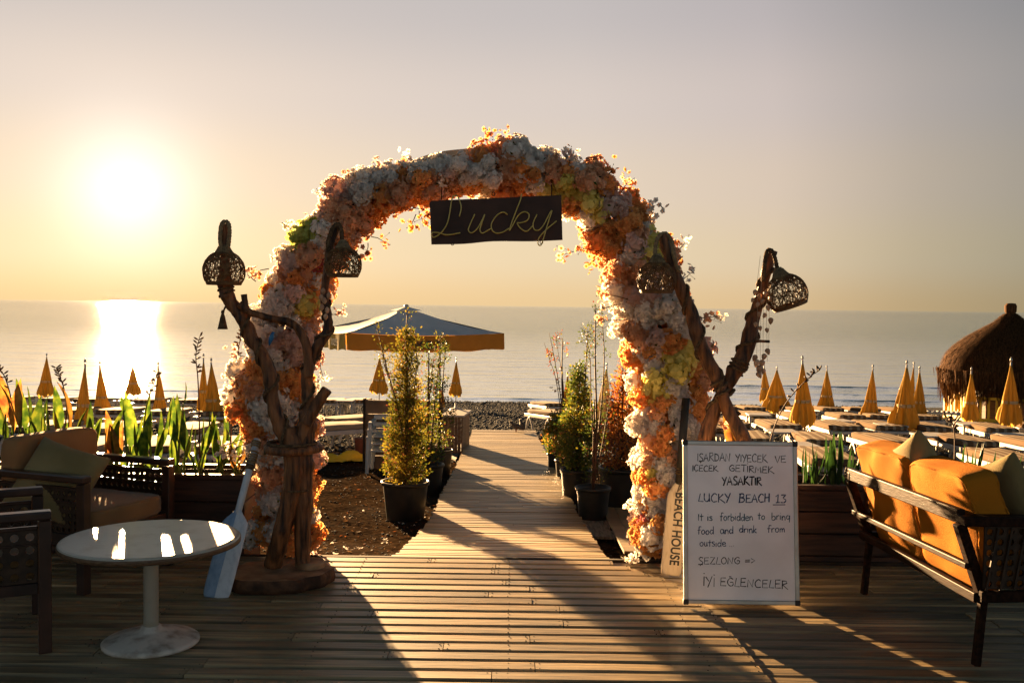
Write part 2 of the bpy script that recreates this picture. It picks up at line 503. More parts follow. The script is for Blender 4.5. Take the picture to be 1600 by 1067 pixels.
# sand / pebbles
def ground_mat():
    m = new_mat('beach_sand_and_shingle'); t = m.node_tree; N = t.nodes.new; L = t.links.new
    o = N('ShaderNodeOutputMaterial'); p = N('ShaderNodeBsdfPrincipled'); L(p.outputs[0], o.inputs[0])
    g = N('ShaderNodeNewGeometry'); sx = N('ShaderNodeSeparateXYZ'); L(g.outputs['Position'], sx.inputs[0])
    n1 = N('ShaderNodeTexNoise'); n1.inputs['Scale'].default_value = 1.3; n1.inputs['Detail'].default_value = 6; L(g.outputs['Position'], n1.inputs['Vector'])
    n2 = N('ShaderNodeTexNoise'); n2.inputs['Scale'].default_value = 22; n2.inputs['Detail'].default_value = 6; L(g.outputs['Position'], n2.inputs['Vector'])
    v = N('ShaderNodeTexVoronoi'); v.inputs['Scale'].default_value = 24; L(g.outputs['Position'], v.inputs['Vector'])
    sand = N('ShaderNodeValToRGB'); L(n2.outputs['Fac'], sand.inputs[0])
    e = sand.color_ramp.elements; e[0].position = .35; e[0].color = (0.010, 0.007, 0.005, 1); e[1].position = .8; e[1].color = (0.055, 0.035, 0.02, 1)
    peb = N('ShaderNodeValToRGB'); sp = N('ShaderNodeSeparateColor'); L(v.outputs['Color'], sp.inputs[0]); L(sp.outputs[0], peb.inputs[0])
    e = peb.color_ramp.elements; e[0].color = (0.025, 0.03, 0.034, 1); e[1].color = (0.13, 0.13, 0.125, 1)
    mr = N('ShaderNodeMapRange'); mr.inputs[1].default_value = 15; mr.inputs[2].default_value = 20; L(sx.outputs[1], mr.inputs[0])
    ad = N('ShaderNodeMath'); ad.operation = 'MULTIPLY_ADD'; L(n1.outputs['Fac'], ad.inputs[0]); ad.inputs[1].default_value = 0.8; ad.inputs[2].default_value = -0.4
    ad2 = N('ShaderNodeMath'); ad2.operation = 'ADD'; ad2.use_clamp = True; L(mr.outputs[0], ad2.inputs[0]); L(ad.outputs[0], ad2.inputs[1])
    mx = N('ShaderNodeMix'); mx.data_type = 'RGBA'; L(ad2.outputs[0], mx.inputs['Factor']); L(sand.outputs[0], mx.inputs['A']); L(peb.outputs[0], mx.inputs['B'])
    L(mx.outputs['Result'], p.inputs['Base Color'])
    p.inputs['Roughness'].default_value = 1.0; p.inputs['Specular IOR Level'].default_value = 0.0
    b1 = N('ShaderNodeBump'); b1.inputs['Strength'].default_value = 0.35; b1.inputs['Distance'].default_value = 0.008; L(v.outputs['Distance'], b1.inputs['Height'])
    b2 = N('ShaderNodeBump'); b2.inputs['Strength'].default_value = 0.5; b2.inputs['Distance'].default_value = 0.012; L(n2.outputs['Fac'], b2.inputs['Height'])
    L(b1.outputs[0], b2.inputs['Normal']); L(b2.outputs[0], p.inputs['Normal'])
    return m


def sea_mat():
    m = new_mat('sea_water'); t = m.node_tree; N = t.nodes.new; L = t.links.new
    o = N('ShaderNodeOutputMaterial'); p = N('ShaderNodeBsdfPrincipled'); L(p.outputs[0], o.inputs[0])
    p.inputs['Base Color'].default_value = (0.035, 0.12, 0.165, 1)
    p.inputs['Roughness'].default_value = 0.05; p.inputs['IOR'].default_value = 1.33
    g = N('ShaderNodeNewGeometry')
    sxy = N('ShaderNodeSeparateXYZ'); L(g.outputs['Position'], sxy.inputs[0])
    calm = N('ShaderNodeMapRange'); calm.inputs[1].default_value = 42; calm.inputs[2].default_value = 190; calm.inputs[3].default_value = .55; calm.inputs[4].default_value = 1.0
    L(sxy.outputs[1], calm.inputs[0])
    prev = None
    for sc, st, dist, strn in ((0.10, (1, 5.0, 1), 0.80, 0.6), (0.5, (1, 5.0, 1), 0.16, 0.7), (2.4, (1, 3.2, 1), 0.024, 0.7)):
        mp = N('ShaderNodeMapping'); mp.inputs['Scale'].default_value = st; mp.inputs['Rotation'].default_value = (0, 0, R(-6))
        L(g.outputs['Position'], mp.inputs[0])
        n = N('ShaderNodeTexNoise'); n.inputs['Scale'].default_value = sc; n.inputs['Detail'].default_value = 4; L(mp.outputs[0], n.inputs['Vector'])
        b = N('ShaderNodeBump'); b.inputs['Distance'].default_value = dist
        sm = N('ShaderNodeMath'); sm.operation = 'MULTIPLY'; sm.inputs[1].default_value = strn; L(calm.outputs[0], sm.inputs[0]); L(sm.outputs[0], b.inputs['Strength'])
        L(n.outputs['Fac'], b.inputs['Height'])
        if prev is not None: L(prev, b.inputs['Normal'])
        prev = b.outputs[0]
    L(prev, p.inputs['Normal'])
    # calm shallows mirror the sky more fully than the rough open water
    gl = N('ShaderNodeBsdfGlossy'); gl.inputs['Roughness'].default_value = .07; gl.inputs['Color'].default_value = (1, 1, 1, 1); L(prev, gl.inputs['Normal'])
    sx = N('ShaderNodeSeparateXYZ'); L(g.outputs['Position'], sx.inputs[0])
    mr = N('ShaderNodeMapRange'); mr.inputs[1].default_value = 42; mr.inputs[2].default_value = 170; mr.inputs[3].default_value = .92; mr.inputs[4].default_value = .05; mr.interpolation_type = 'SMOOTHSTEP'
    L(sx.outputs[1], mr.inputs[0])
    mx = N('ShaderNodeMixShader'); L(mr.outputs[0], mx.inputs[0]); L(p.outputs[0], mx.inputs[1]); L(gl.outputs[0], mx.inputs[2]); L(mx.outputs[0], o.inputs[0])
    return m


# ------------------------------------------------------------------ terrain
TK = [(-400, -0.10), (6.15, -0.10), (8, -0.34), (19, -0.90), (30, -1.62), (36, -2.12), (40.2, -2.33), (41.4, -2.52), (46, -3.0), (80, -8), (500, -30), (40000, -60)]
SEA_Z = -2.45


def terr(y):
    for (a, za), (b, zb) in zip(TK, TK[1:]):
        if y <= b:
            t = (y - a) / (b - a); return za + (zb - za) * t
    return TK[-1][1]


def gz(x, y):
    return terr(y) + (0.02 * mnoise.noise(Vector((x * .9, y * .9, 0))) + 0.015 * mnoise.noise(Vector((x * 3, y * 3, 5))) if 5 < y < 45 else 0)


def G(px, py):
    r = ray(px, py); d = 3.0
    while d < 60:
        t = d / r.y
        if CAMZ + r.z * t <= terr(d): break
        d += 0.02
    t = d / r.y
    return Vector((r.x * t, d, terr(d)))


ys = np.concatenate([[-400, -50, -5, 3, 5], np.arange(5.6, 12, 0.07), np.arange(12, 24, 0.16), np.arange(24, 44, 0.28), [46, 50, 60, 80, 120, 250, 500, 2000, 8000, 40000]])
xs = np.concatenate([[-40000, -4000, -400, -60, -30], np.arange(-20, -5, 0.4), np.arange(-5, 5, 0.08), np.arange(5, 20, 0.4), [21, 30, 60, 400, 4000, 40000]])
V = np.empty((len(ys), len(xs), 3))
for i, y in enumerate(ys):
    for j, x in enumerate(xs):
        z = gz(x, y) if abs(x) < 30 else terr(y)
        V[i, j] = (x, y, z)
idx = np.arange(len(ys) * len(xs)).reshape(len(ys), len(xs))
Fq = np.stack([idx[:-1, :-1], idx[:-1, 1:], idx[1:, 1:], idx[1:, :-1]], -1).reshape(-1, 4)
GM = ground_mat()
ground = link('beach_ground', np_mesh('beach_ground', V.reshape(-1, 3), [(Fq, 0)], [GM], True)); tag(ground, kind='structure')

# sea sheet
ys = np.concatenate([[39.5], 40 * (40000 / 40.0) ** np.linspace(0, 1, 60)])
xs = np.array([-40000, -8000, -1500, -300, -100, -40, 0, 40, 100, 300, 1500, 8000, 40000.])
V = np.array([[(x, y, SEA_Z) for x in xs] for y in ys]).reshape(-1, 3)
idx = np.arange(len(ys) * len(xs)).reshape(len(ys), len(xs))
Fq = np.stack([idx[:-1, :-1], idx[:-1, 1:], idx[1:, 1:], idx[1:, :-1]], -1).reshape(-1, 4)
sea = link('sea', np_mesh('sea', V, [(Fq, 0)], [sea_mat()], True)); tag(sea, kind='structure')

# low ripples breaking near the shore: soft long ridges of water
mb = MB()
for (y0, x0, x1, h) in ((44.5, 9, 24, .07), (47.5, 6, 26, .06), (43.0, -6, 9, .05), (52, 4, 30, .07), (44.8, -22, -8, .05)):
    n = 50; rows = 7; vs = []; fs = []
    for i in range(n):
        x = x0 + (x1 - x0) * i / (n - 1); e = math.sin(math.pi * i / (n - 1)) ** .5 if 0 < i < n - 1 else 0
        yy = y0 + 0.5 * mnoise.noise(Vector((x * .25, y0, 0)))
        for k in range(rows):
            s = k / (rows - 1) * 2 - 1
            vs.append((x, yy + s * .35, SEA_Z - .004 + h * e * (1 - s * s) ** 1.0 * (0.7 + .5 * mnoise.noise(Vector((x, y0, 3))))))
    for i in range(n - 1):
        for k in range(rows - 1):
            a = i * rows + k; fs.append((a, a + rows, a + rows + 1, a + 1))
    mb.add(vs, fs)
o = mb.build('shore_wavelets', sea.data.materials[0], smooth=True); tag(o, kind='structure')

# pebbles and debris
ico_v = []
ph = (1 + 5 ** .5) / 2
for a, b in ((1, ph), (-1, ph), (1, -ph), (-1, -ph)):
    ico_v += [(0, a, b), (a, b, 0), (b, 0, a)]
ico_v = np.array(ico_v) / math.sqrt(1 + ph * ph)
from itertools import combinations
ico_f = [c for c in combinations(range(12), 3) if all(abs(np.linalg.norm(ico_v[i] - ico_v[j]) - 1.0515) < .02 for i, j in combinations(c, 2))]
ico_f = np.array([(a, b, c) if np.dot(np.cross(ico_v[b] - ico_v[a], ico_v[c] - ico_v[a]), ico_v[a]) > 0 else (a, c, b) for a, b, c in ico_f])
PEB = [mat('pebble_%s' % n, c, c2, rough=0.9, spec=0.05, scale=20, coords='Object') for n, c, c2 in
       (('dark', (.018, .024, .030), (.038, .047, .056)), ('mid', (.05, .058, .066), (.085, .094, .10)), ('pale', (.14, .15, .15), (.24, .24, .23)))]


def pebble_field(name, n, xr, yr, smin, smax, pw=1.0, mats=PEB, w=(.45, .38, .17), sink=.3):
    # density falls with distance like what the eye can separate
    u = rng.random(n); y = yr[0] + (yr[1] - yr[0]) * u ** pw
    x = (rng.random(n) * (xr[1] - xr[0]) + xr[0]) * (y / yr[1] * .6 + .4)
    s = smin + (smax - smin) * rng.random(n) ** 2.5
    z = np.array([gz(a, b) for a, b in zip(x, y)]) + s * sink
    sc = np.stack([s, s * (0.6 + .4 * rng.random(n)), s * (0.45 + .3 * rng.random(n))], 1)
    th = rng.random(n) * 6.283; Rm = np.zeros((n, 3, 3)); Rm[:, 0, 0] = np.cos(th); Rm[:, 0, 1] = -np.sin(th); Rm[:, 1, 0] = np.sin(th); Rm[:, 1, 1] = np.cos(th); Rm[:, 2, 2] = 1
    V, Fa = scatter(ico_v, ico_f, np.stack([x, y, z], 1), Rm, sc)
    mi = np.repeat(rng.choice(len(mats), n, p=w), len(ico_f))
    o = link(name, np_mesh(name, V, [(Fa, mi)], mats, True)); tag(o, kind='stuff', label='grey shingle and pebbles covering the beach'); return o


pebble_field('beach_shingle', 42000, (-16, 16), (14, 40.8), .018, .055)
pebble_field('small_stones', 6000, (-5, 5), (6.3, 15), .004, .018, mats=PEB, w=(.72, .24, .04), sink=.1)
# dry leaf litter and clods on the dark sand
nl = 5200
u = rng.random(nl); y = 6.3 + 8 * u ** 1.6; x = (rng.random(nl) * 9 - 4.5)
z = np.array([gz(a, b) for a, b in zip(x, y)]) + .006
Rm = rotmats(nl); Rm[:, 2, :] *= .35
lit_v = np.array([(-.5, 0, 0), (0, -.22, .1), (.5, 0, 0), (0, .22, .1)]); lit_f = np.array([(0, 1, 2, 3)])
V, Fa = scatter(lit_v, lit_f, np.stack([x, y, z], 1), Rm, .02 + .04 * rng.random(nl) ** 2)
LIT = [mat('dry_litter_brown', (.12, .06, .025), (.2, .1, .04), rough=.9, transl=.2), mat('dry_litter_tan', (.22, .14, .07), rough=.9, transl=.3), mat('dry_litter_rust', (.22, .07, .02), rough=.9, transl=.3), M['deck_dark']]
o = link('leaf_litter', np_mesh('leaf_litter', V, [(Fa, rng.choice(4, nl, p=(.35, .12, .13, .4)))], LIT))
tag(o, kind='stuff', label='dry leaves and twigs littering the dark sand')

# ------------------------------------------------------------------ projection of a point, for aiming shapes
CAM_RI = CAM_R.transposed()


def proj(p):
    v = CAM_RI @ (Vector(p) - Vector((0, 0, CAMZ)))
    return (800 + F * v.x / -v.z, 533.5 - F * v.y / -v.z)


def plank_mesh(w, t, L, mats, c=0.006, name='plank'):
    """plank with eased edges, length along x, top at z=0"""
    pr = [(-w / 2, -t), (w / 2, -t), (w / 2, -c * 1.3), (w / 2 - c, 0), (-w / 2 + c, 0), (-w / 2, -c * 1.3)]
    m = MB(); vs = []
    for sx in (-L / 2, L / 2):
        for y, z in pr: vs.append((sx, y, z))
    fs = [(i, (i + 1) % 6, 6 + (i + 1) % 6, 6 + i) for i in range(6)] + [tuple(range(6))[::-1], tuple(range(6, 12))]
    m.add(vs, fs)
    return m.mesh(name, mats)


# ------------------------------------------------------------------ deck
deck = thing('deck', None, None, (0, 4.2, 0)); tag(deck, kind='structure')
ROW = 0.12
JL = [(-5, 1.14), (4.2, 1.137), (5.0, 1.10), (5.72, .965), (6.1, .69), (6.3, .5)]


def joint_x(y):
    for (a, xa), (b, xb) in zip(JL, JL[1:]):
        if y <= b: return xa + (xb - xa) * (y - a) / (b - a)
    return JL[-1][1]


nails = []
y = 2.3
while y < 6.2:
    xj = joint_x(y)
    x = -3.9 - random.random() * .8
    while x < xj - .02:
        L_ = random.uniform(1.0, 1.7)
        x2 = min(x + L_, xj)
        if xj - x2 < .35: x2 = xj
        o = link('plank', plank_mesh(.099, .028, x2 - x - .004, [M['deck']], c=.009), deck,
                 Matrix.Translation(((x + x2) / 2, y, random.uniform(-.002, .001))) @ Matrix.Rotation(random.gauss(0, .0012), 4, 'Y') @ Matrix.Rotation(random.gauss(0, .014), 4, 'X') @ Matrix.Rotation(random.gauss(0, .0008), 4, 'Z'))
        for xe in (x + .02, x2 - .02):
            nails += [(xe, y - .03), (xe, y + .03)]
        for xe in np.arange(math.ceil(x / .9) * .9, x2, .9):
            nails += [(xe + random.gauss(0, .004), y - .03), (xe + random.gauss(0, .004), y + .03)]
        x = x2
    x = xj
    while x < 3.9:
        x2 = min(x + random.uniform(1.1, 1.9), 4.2)
        o = link('plank', plank_mesh(.099, .028, x2 - x - .006, [M['deck']], c=.009), deck,
                 Matrix.Translation(((x + x2) / 2, y + .01, -.016 + random.uniform(-.003, .001))) @ Matrix.Rotation(random.gauss(0, .004), 4, 'Y'))
        x = x2
    y += ROW
mb = MB()
for (x, y) in nails:
    mb.lathe([(.0032, -.002), (.0032, .0012), (.001, .0015)], (x, y, .0), seg=6)
o = mb.build('nail_heads', M['nail'], deck); tag(o, kind='stuff')
mb = MB()
mb.box((0, 3.2, -.075), (8.6, 6.05, .04))
for xx in np.arange(-3.8, 4.0, .45): mb.box((xx, 4.2, -.043), (.05, 4.0, .022))
mb.box((0, 6.236, -.05), (8.6, .03, .09))
mb.build('joist', M['deck_dark'], deck)
# older part of the deck behind the camera, plain boards
o = link('old_boards', plank_mesh(2.2, .03, 8.6, [M['deck']]), deck, Matrix.Translation((0, 1.12, -.004)))

# boardwalk over the sand
walk = thing('boardwalk', None, None, (0, 6.3, 0)); tag(walk, kind='structure')
EDGE = [(677, 737, 838), (700, 726, 850), (740, 706, 872), (780, 686, 893), (815, 670, 912), (835, 652, 925), (862, 625, 945), (882, 598, 968), (900, 575, 990)]


def edges(py):
    for (a, l, r), (b, l2, r2) in zip(EDGE, EDGE[1:]):
        if py <= b: t = (py - a) / (b - a); return l + (l2 - l) * t, r + (r2 - r) * t
    return EDGE[-1][1:]


def walk_z(y): return terr(y) + .108


y = 6.285
wm = {}
stl = []; str_ = []
while y < 18.9:
    z = walk_z(y); py = proj((0, y, z))[1]
    l, r = edges(max(py, 677)); xl = P(l, py, y).x; xr = P(r, py, y).x
    xl += random.gauss(0, .008); xr += random.gauss(0, .008)
    cuts = [xl, xr]
    if y < 10 and random.random() < .3: cuts = [xl, xl + (xr - xl) * random.uniform(.3, .7), xr]
    for a, b in zip(cuts, cuts[1:]):
        sl = math.atan2(walk_z(y + .1) - walk_z(y), .1)
        link('plank', plank_mesh(.080, .028, b - a - .003, [M['deck']], c=.007), walk,
             Matrix.Translation(((a + b) / 2, y, z + random.uniform(-.003, .003))) @ Matrix.Rotation(sl + random.gauss(0, .008), 4, 'X') @ Matrix.Rotation(random.gauss(0, .0025), 4, 'Z'))
    stl.append((xl + .12, y, z - .055)); str_.append((xr - .12, y, z - .055))
    y += .090
mb = MB()
for st in (stl, str_, [((a[0] + b[0]) / 2, a[1], a[2]) for a, b in zip(stl, str_)]):
    for a, b in zip(st[::6], st[6::6] + [st[-1]]):
        if (Vector(a) - Vector(b)).length > .01: mb.bar(a, b, .06, .05)
mb.build('joist', M['deck_dark'], walk)


# ------------------------------------------------------------------ planters
def planter(x0, x1, y0, y1, top, label):
    t = thing('planter_box', label, 'planter', ((x0 + x1) / 2, (y0 + y1) / 2, 0))
    n = 4; zb = -.12; h = (top - .03 - zb) / n
    for k in range(n):
        zc = zb + h * (k + .5)
        for (ya, s) in ((y0, 1), (y1, -1)):
            x = x0
            while x < x1 - .01:
                x2 = min(x + 1.6, x1)
                link('board', plank_mesh(h - .006, .02, x2 - x - .004, [M['planter']], c=.004), t,
                     Matrix.Translation(((x + x2) / 2, ya, zc)) @ Matrix.Rotation(R(90) * s, 4, 'X'))
                x = x2
        for (xa, s) in ((x0, -1), (x1, 1)):
            link('board', plank_mesh(h - .006, .02, y1 - y0 - .044, [M['planter']], c=.004), t,
                 Matrix.Translation((xa - s * .003, (y0 + y1) / 2, zc)) @ Matrix.Rotation(R(90), 4, 'Z') @ Matrix.Rotation(R(90) * s, 4, 'X'))
    mb = MB()
    w = .05; zt = top - .015
    mb.box(((x0 + x1) / 2, y0 + .01, zt), (x1 - x0 + .03, w, .03)); mb.box(((x0 + x1) / 2, y1 - .01, zt), (x1 - x0 + .03, w, .03))
    mb.box((x0 + .01, (y0 + y1) / 2, zt), (w, y1 - y0 - .07, .028)); mb.box((x1 - .01, (y0 + y1) / 2, zt), (w, y1 - y0 - .07, .028))
    mb.build('rim', M['planter'], t, bevel=.003)
    m2 = MB(); n = 40; k = 6
    vs = [(x0 + .03 + (x1 - x0 - .06) * i / n, y0 + .03 + (y1 - y0 - .06) * j / k, top - .05 + .012 * mnoise.noise(Vector((i * .7, j * .9, x0)))) for i in range(n + 1) for j in range(k + 1)]
    m2.add(vs, [(i * (k + 1) + j, (i + 1) * (k + 1) + j, (i + 1) * (k + 1) + j + 1, i * (k + 1) + j + 1) for i in range(n) for j in range(k)])
    m2.build('soil', M['soil'], t, True)
    return t


PL_Y0, PL_Y1, PL_TOP = 6.27, 6.68, .50
planter(-4.9, -1.70, PL_Y0, PL_Y1, PL_TOP, 'long dark wooden planter box with broad-leaved plants behind the left armchairs')
planter(1.22, 4.9, PL_Y0, PL_Y1, PL_TOP - .02, 'long dark wooden planter box behind the whiteboard and the orange sofa')


# ------------------------------------------------------------------ leaves and planter plants
def blade(L_, W_, bend, fold, n=9, tip=1.6, twist=0.0):
    """lance-shaped leaf growing up +z, with a midrib fold"""
    V = []; Fq = []
    ang = 0; y = 0; z = 0
    for i in range(n + 1):
        s = i / n
        w = W_ / 2 * (math.sin(math.pi * min(1, s ** .75)) ** .8 if 0 < s < 1 else 0.02) * (1 - .15 * s)
        if s < .12: w = max(w * .5, W_ * .06)
        a = twist * s
        for k, q in ((-1, 1), (-.5, .5), (0, 0), (.5, .5), (1, 1)):
            off = Vector((k * w, -fold * abs(k) * w, 0))
            off = Matrix.Rotation(a, 3, 'Z') @ off
            wav = .06 * w * math.sin(s * 17 + k * 2)
            V.append((off.x, y + off.y + wav, z))
        y += math.sin(ang) * L_ / n; z += math.cos(ang) * L_ / n
        ang += bend / n * (0.4 + 1.2 * s)
    for i in range(n):
        for k in range(4):
            a = i * 5 + k; Fq.append((a, a + 1, a + 6, a + 5))
    return V, Fq


BL = []
for i in range(8):
    V, Fq = blade(1.0, random.uniform(.15, .25), random.uniform(-.2, .9), random.uniform(.2, .7), twist=random.uniform(-.7, .7))
    for mk in ('canna', 'canna', 'canna_red'):
        BL.append((mk, np_mesh('leaf', V, [(Fq, 0)], [M[mk]], True)))
GRASS = []
for i in range(5):
    V, Fq = blade(1.0, random.uniform(.09, .13), random.uniform(.1, .7), .5, n=8)
    GRASS.append(np_mesh('leaf', V, [(Fq, 0)], [M['grass_leaf']], True))


def canna(px, lbl, tips, y=None, base_z=PL_TOP - .04, red=.2, grp='broad-leaved plants in the left planter'):
    """tips: list of (px, py, leaf length m, lean deg)"""
    y = y or random.uniform(PL_Y0 + .12, PL_Y1 - .12)
    b = P(px, 700, y); b.z = base_z
    t = thing('canna_plant', lbl, 'plant', b, grp)
    mb = MB(); mb.m = 0
    stems = []
    for (tx, ty, ln) in tips:
        tip = P(tx, ty, y + random.uniform(-.1, .1))
        d = tip - b; dist = d.length; ln = min(ln, dist * .97)
        root = b + Vector((random.gauss(0, .02), random.gauss(0, .02), 0))
        start = root + (tip - root) * (1 - ln / dist) + Vector((random.gauss(0, .01), 0, 0))
        mb.tube([root, (root + start) / 2 + Vector((0, 0, .01)), start + (tip - start) * .1], [.009, .008, .005], 5)
        dd = (tip - start); L_ = dd.length; dd.normalize()
        mk, me = random.choice([q for q in BL if (q[0] == 'canna_red') == (random.random() < red)] or BL)
        q = dd.to_track_quat('Z', 'Y').to_matrix().to_4x4()
        link('leaf', me, t, Matrix.Translation(start) @ q @ Matrix.Rotation(random.uniform(-1.3, 1.3), 4, 'Z') @ Matrix.Scale(L_, 4))
    mb.build('stem', M['stem_green'], t, True)
    return t


canna(14, 'leafy plant at the far left of the planter, behind the tan backrest', [(2, 575, .34), (30, 592, .36), (-12, 610, .35), (40, 625, .3), (20, 590, .4), (5, 640, .25)], red=.35)
canna(50, 'plant with a tall yellow-edged leaf standing just right of the leftmost plant', [(22, 586, .4), (58, 640, .3), (45, 602, .3), (36, 660, .25), (62, 618, .36), (75, 655, .26)], red=.3)
canna(92, 'plant with a long pale green leaf pointing up to the right over the cushion', [(118, 592, .42), (90, 601, .34), (57, 614, .36), (70, 620, .3), (108, 660, .26), (84, 640, .25)], red=.3)
canna(128, 'two-leaved bright green plant beside the corner of the tan backrest', [(144, 626, .38), (117, 632, .34), (155, 655, .28), (160, 652, .3), (150, 645, .3)], red=.15)
canna(178, 'low rust-brown leafy plant between the bright two-leaved one and the sun reflection', [(168, 640, .3), (182, 632, .32), (192, 655, .28), (160, 668, .26), (176, 650, .3), (188, 672, .24), (170, 660, .28), (184, 662, .26)], red=.75)  # added over brown growth to block the sun from the round table
canna(205, 'plant directly under the sun reflection with a glowing upright leaf', [(200, 608, .42), (190, 600, .2), (222, 652, .3), (238, 642, .36), (181, 690, .22), (212, 660, .3)], red=.15)
canna(240, 'plant with a broad lime leaf just right of the bright sun reflection', [(232, 610, .38), (250, 640, .36), (222, 690, .2), (268, 622, .4), (255, 668, .3), (225, 660, .3)], red=.2)
canna(283, 'plant with several crossing leaves and a brown stalk in the middle of the planter', [(272, 618, .34), (294, 596, .16), (300, 660, .3), (270, 650, .36), (290, 640, .3), (264, 672, .26)], red=.35)
canna(312, 'plant with a long dark leaf arching from upper left, left of the flower arch', [(270, 616, .46), (318, 650, .3), (331, 640, .34), (338, 648, .3), (302, 668, .3), (322, 690, .25)], red=.2)
canna(342, 'plant with one tall bright upright leaf next to the white blossoms of the arch', [(356, 625, .36), (330, 644, .36), (368, 668, .3), (378, 672, .3), (350, 690, .2), (336, 660, .3)], red=.15)
canna(371, 'low wilting plant at the right end of the left planter under white blossoms', [(383, 668, .26), (360, 690, .22), (390, 690, .2), (352, 700, .2), (375, 705, .16)], red=.6)


def seed_stalk(pts, y, lbl, parent=None, grp='dry flower stalks in the planters'):
    b = P(pts[0][0], pts[0][1], y)
    t = thing('seed_stalk', lbl, 'dry stalk', b, grp)
    w = [P(a, c, y + random.gauss(0, .02)) for a, c in pts]
    cur = [Vector(q) for q in spline(w, 5)]
    mb = MB(); mb.tube(cur, list(np.linspace(.006, .0025, len(cur))), 5)
    mb.build('stem', M['stem'], t, True)
    mb = MB(); n = len(cur)
    for i in range(int(n * .55), n):
        for k in range(2):
            d = Vector((random.gauss(0, 1), random.gauss(0, 1), random.random() + .3)).normalized()
            c = cur[i] + d * .014
            mb.tube([cur[i], c, c + d * .014, c + d * .026], [.001, .005, .006, .001], 5)
    mb.build('seed_pods', M['stem'], t, True)
    return t


seed_stalk([(312, 715), (311, 640), (309, 590), (306, 555), (312, 526)], 6.5, 'tall dry seed stalk rising left of the two overlapping parasols')
seed_stalk([(98, 700), (104, 640), (100, 608), (92, 585), (88, 575)], 6.5, 'short dry seed stalk between the two leftmost parasols')
seed_stalk([(222, 700), (228, 640), (238, 605), (246, 582)], 6.52, 'thin seed stalk right of the sun reflection')
seed_stalk([(360, 700), (362, 640), (364, 580), (372, 548), (377, 518)], 6.45, 'dark stalk standing against the left leg of the flower arch')
seed_stalk([(1196, 740), (1206, 680), (1228, 630), (1262, 592), (1281, 578)], 6.5, 'long dry stalk leaning right across the closed parasol beside the whiteboard')
seed_stalk([(1490, 760), (1492, 690), (1488, 660), (1478, 650)], 6.5, 'short bent dry stalk behind the orange sofa')
seed_stalk([(40, 700), (22, 640), (8, 590), (-6, 575)], 6.45, 'drooping dry stalk at the left edge of the photo')


def strap_plant(px, n, h, lbl, spread=.35, y=None, px_top=None):
    y = y or random.uniform(PL_Y0 + .12, PL_Y1 - .12)
    b = P(px, 700, y); b.z = PL_TOP - .06
    t = thing('strap_leaf_plant', lbl, 'plant', b, 'narrow-leaved plants in the right planter')
    for i in range(n):
        az = random.uniform(0, 6.283); tl = abs(random.gauss(0, spread))
        link('leaf', random.choice(GRASS), t, Matrix.Translation(b + Vector((random.gauss(0, .03), random.gauss(0, .03), 0))) @ Matrix.Rotation(az, 4, 'Z') @ Matrix.Rotation(tl, 4, 'X') @ Matrix.Scale(h * random.uniform(.6, 1.0), 4))
    return t


strap_plant(1268, 12, .27, 'clump of green strap leaves immediately right of the whiteboard')
strap_plant(1302, 12, .40, 'tallest green strap-leaved clump, between the whiteboard and the sofa', .28)
strap_plant(1332, 9, .27, 'small green strap-leaved clump touching the far end of the orange sofa')
strap_plant(1385, 8, .22, 'low green clump peeping over the first orange cushion')
strap_plant(1440, 9, .24, 'green clump behind the olive pillow on the sofa')
strap_plant(1520, 13, .33, 'bright green clump behind the right end of the sofa', .3)
strap_plant(1578, 9, .25, 'small green clump at the right edge of the photo')
canna(1170, 'dry brown plant leaning behind the top of the whiteboard', [(1128, 645, .3), (1205, 690, .3), (1150, 650, .26), (1195, 700, .24), (1140, 670, .2)], red=1.0, grp=None)


# ------------------------------------------------------------------ flower arch
def floret(n_pet, width, cup, double=False, r2=.62):
    V = []; Fq = []
    for ly in range(2 if double else 1):
        sc = 1 if ly == 0 else r2
        cu = cup if ly == 0 else cup + .8
        for k in range(n_pet):
            a = 2 * math.pi * (k + ly * .5) / n_pet
            b = len(V)
            for (x, y_, z) in ((0, 0.02, 0), (-width, .55, .22), (-width * .5, 1.0, .42), (width * .5, 1.0, .36), (width, .55, .26), (0, .6, .08)):
                z = z * cu * 1.6; y2 = y_ * math.cos(cu * .5)
                p = Vector((x * sc, y2 * sc, z * sc)); p.rotate(Matrix.Rotation(a, 3, 'Z'))
                V.append(tuple(p))
            Fq += [(b, b + 5, b + 2, b + 1), (b, b + 4, b + 3, b + 5)]
            Fq += [(b + 5, b + 3, b + 2, b + 2)]
    F4 = [f for f in Fq if len(set(f)) == 4]; F3 = [tuple(dict.fromkeys(f)) for f in Fq if len(set(f)) == 3]
    return np.array(V), np.array(F4), np.array(F3)


FL_SM = floret(5, .46, .55, True)
FL_HY = floret(4, .52, .35)


def aim_mats(dirs):
    z = dirs / np.linalg.norm(dirs, axis=1)[:, None]
    a = rng.normal(size=z.shape); x = np.cross(a, z); x /= np.linalg.norm(x, axis=1)[:, None]
    y = np.cross(z, x)
    return np.stack([x, y, z], -1)


LEAFQ = (np.array([(0, 0, 0), (-.22, .4, .08), (0, 1, -.05), (.22, .4, .08)]), np.array([(0, 1, 2, 3)]))


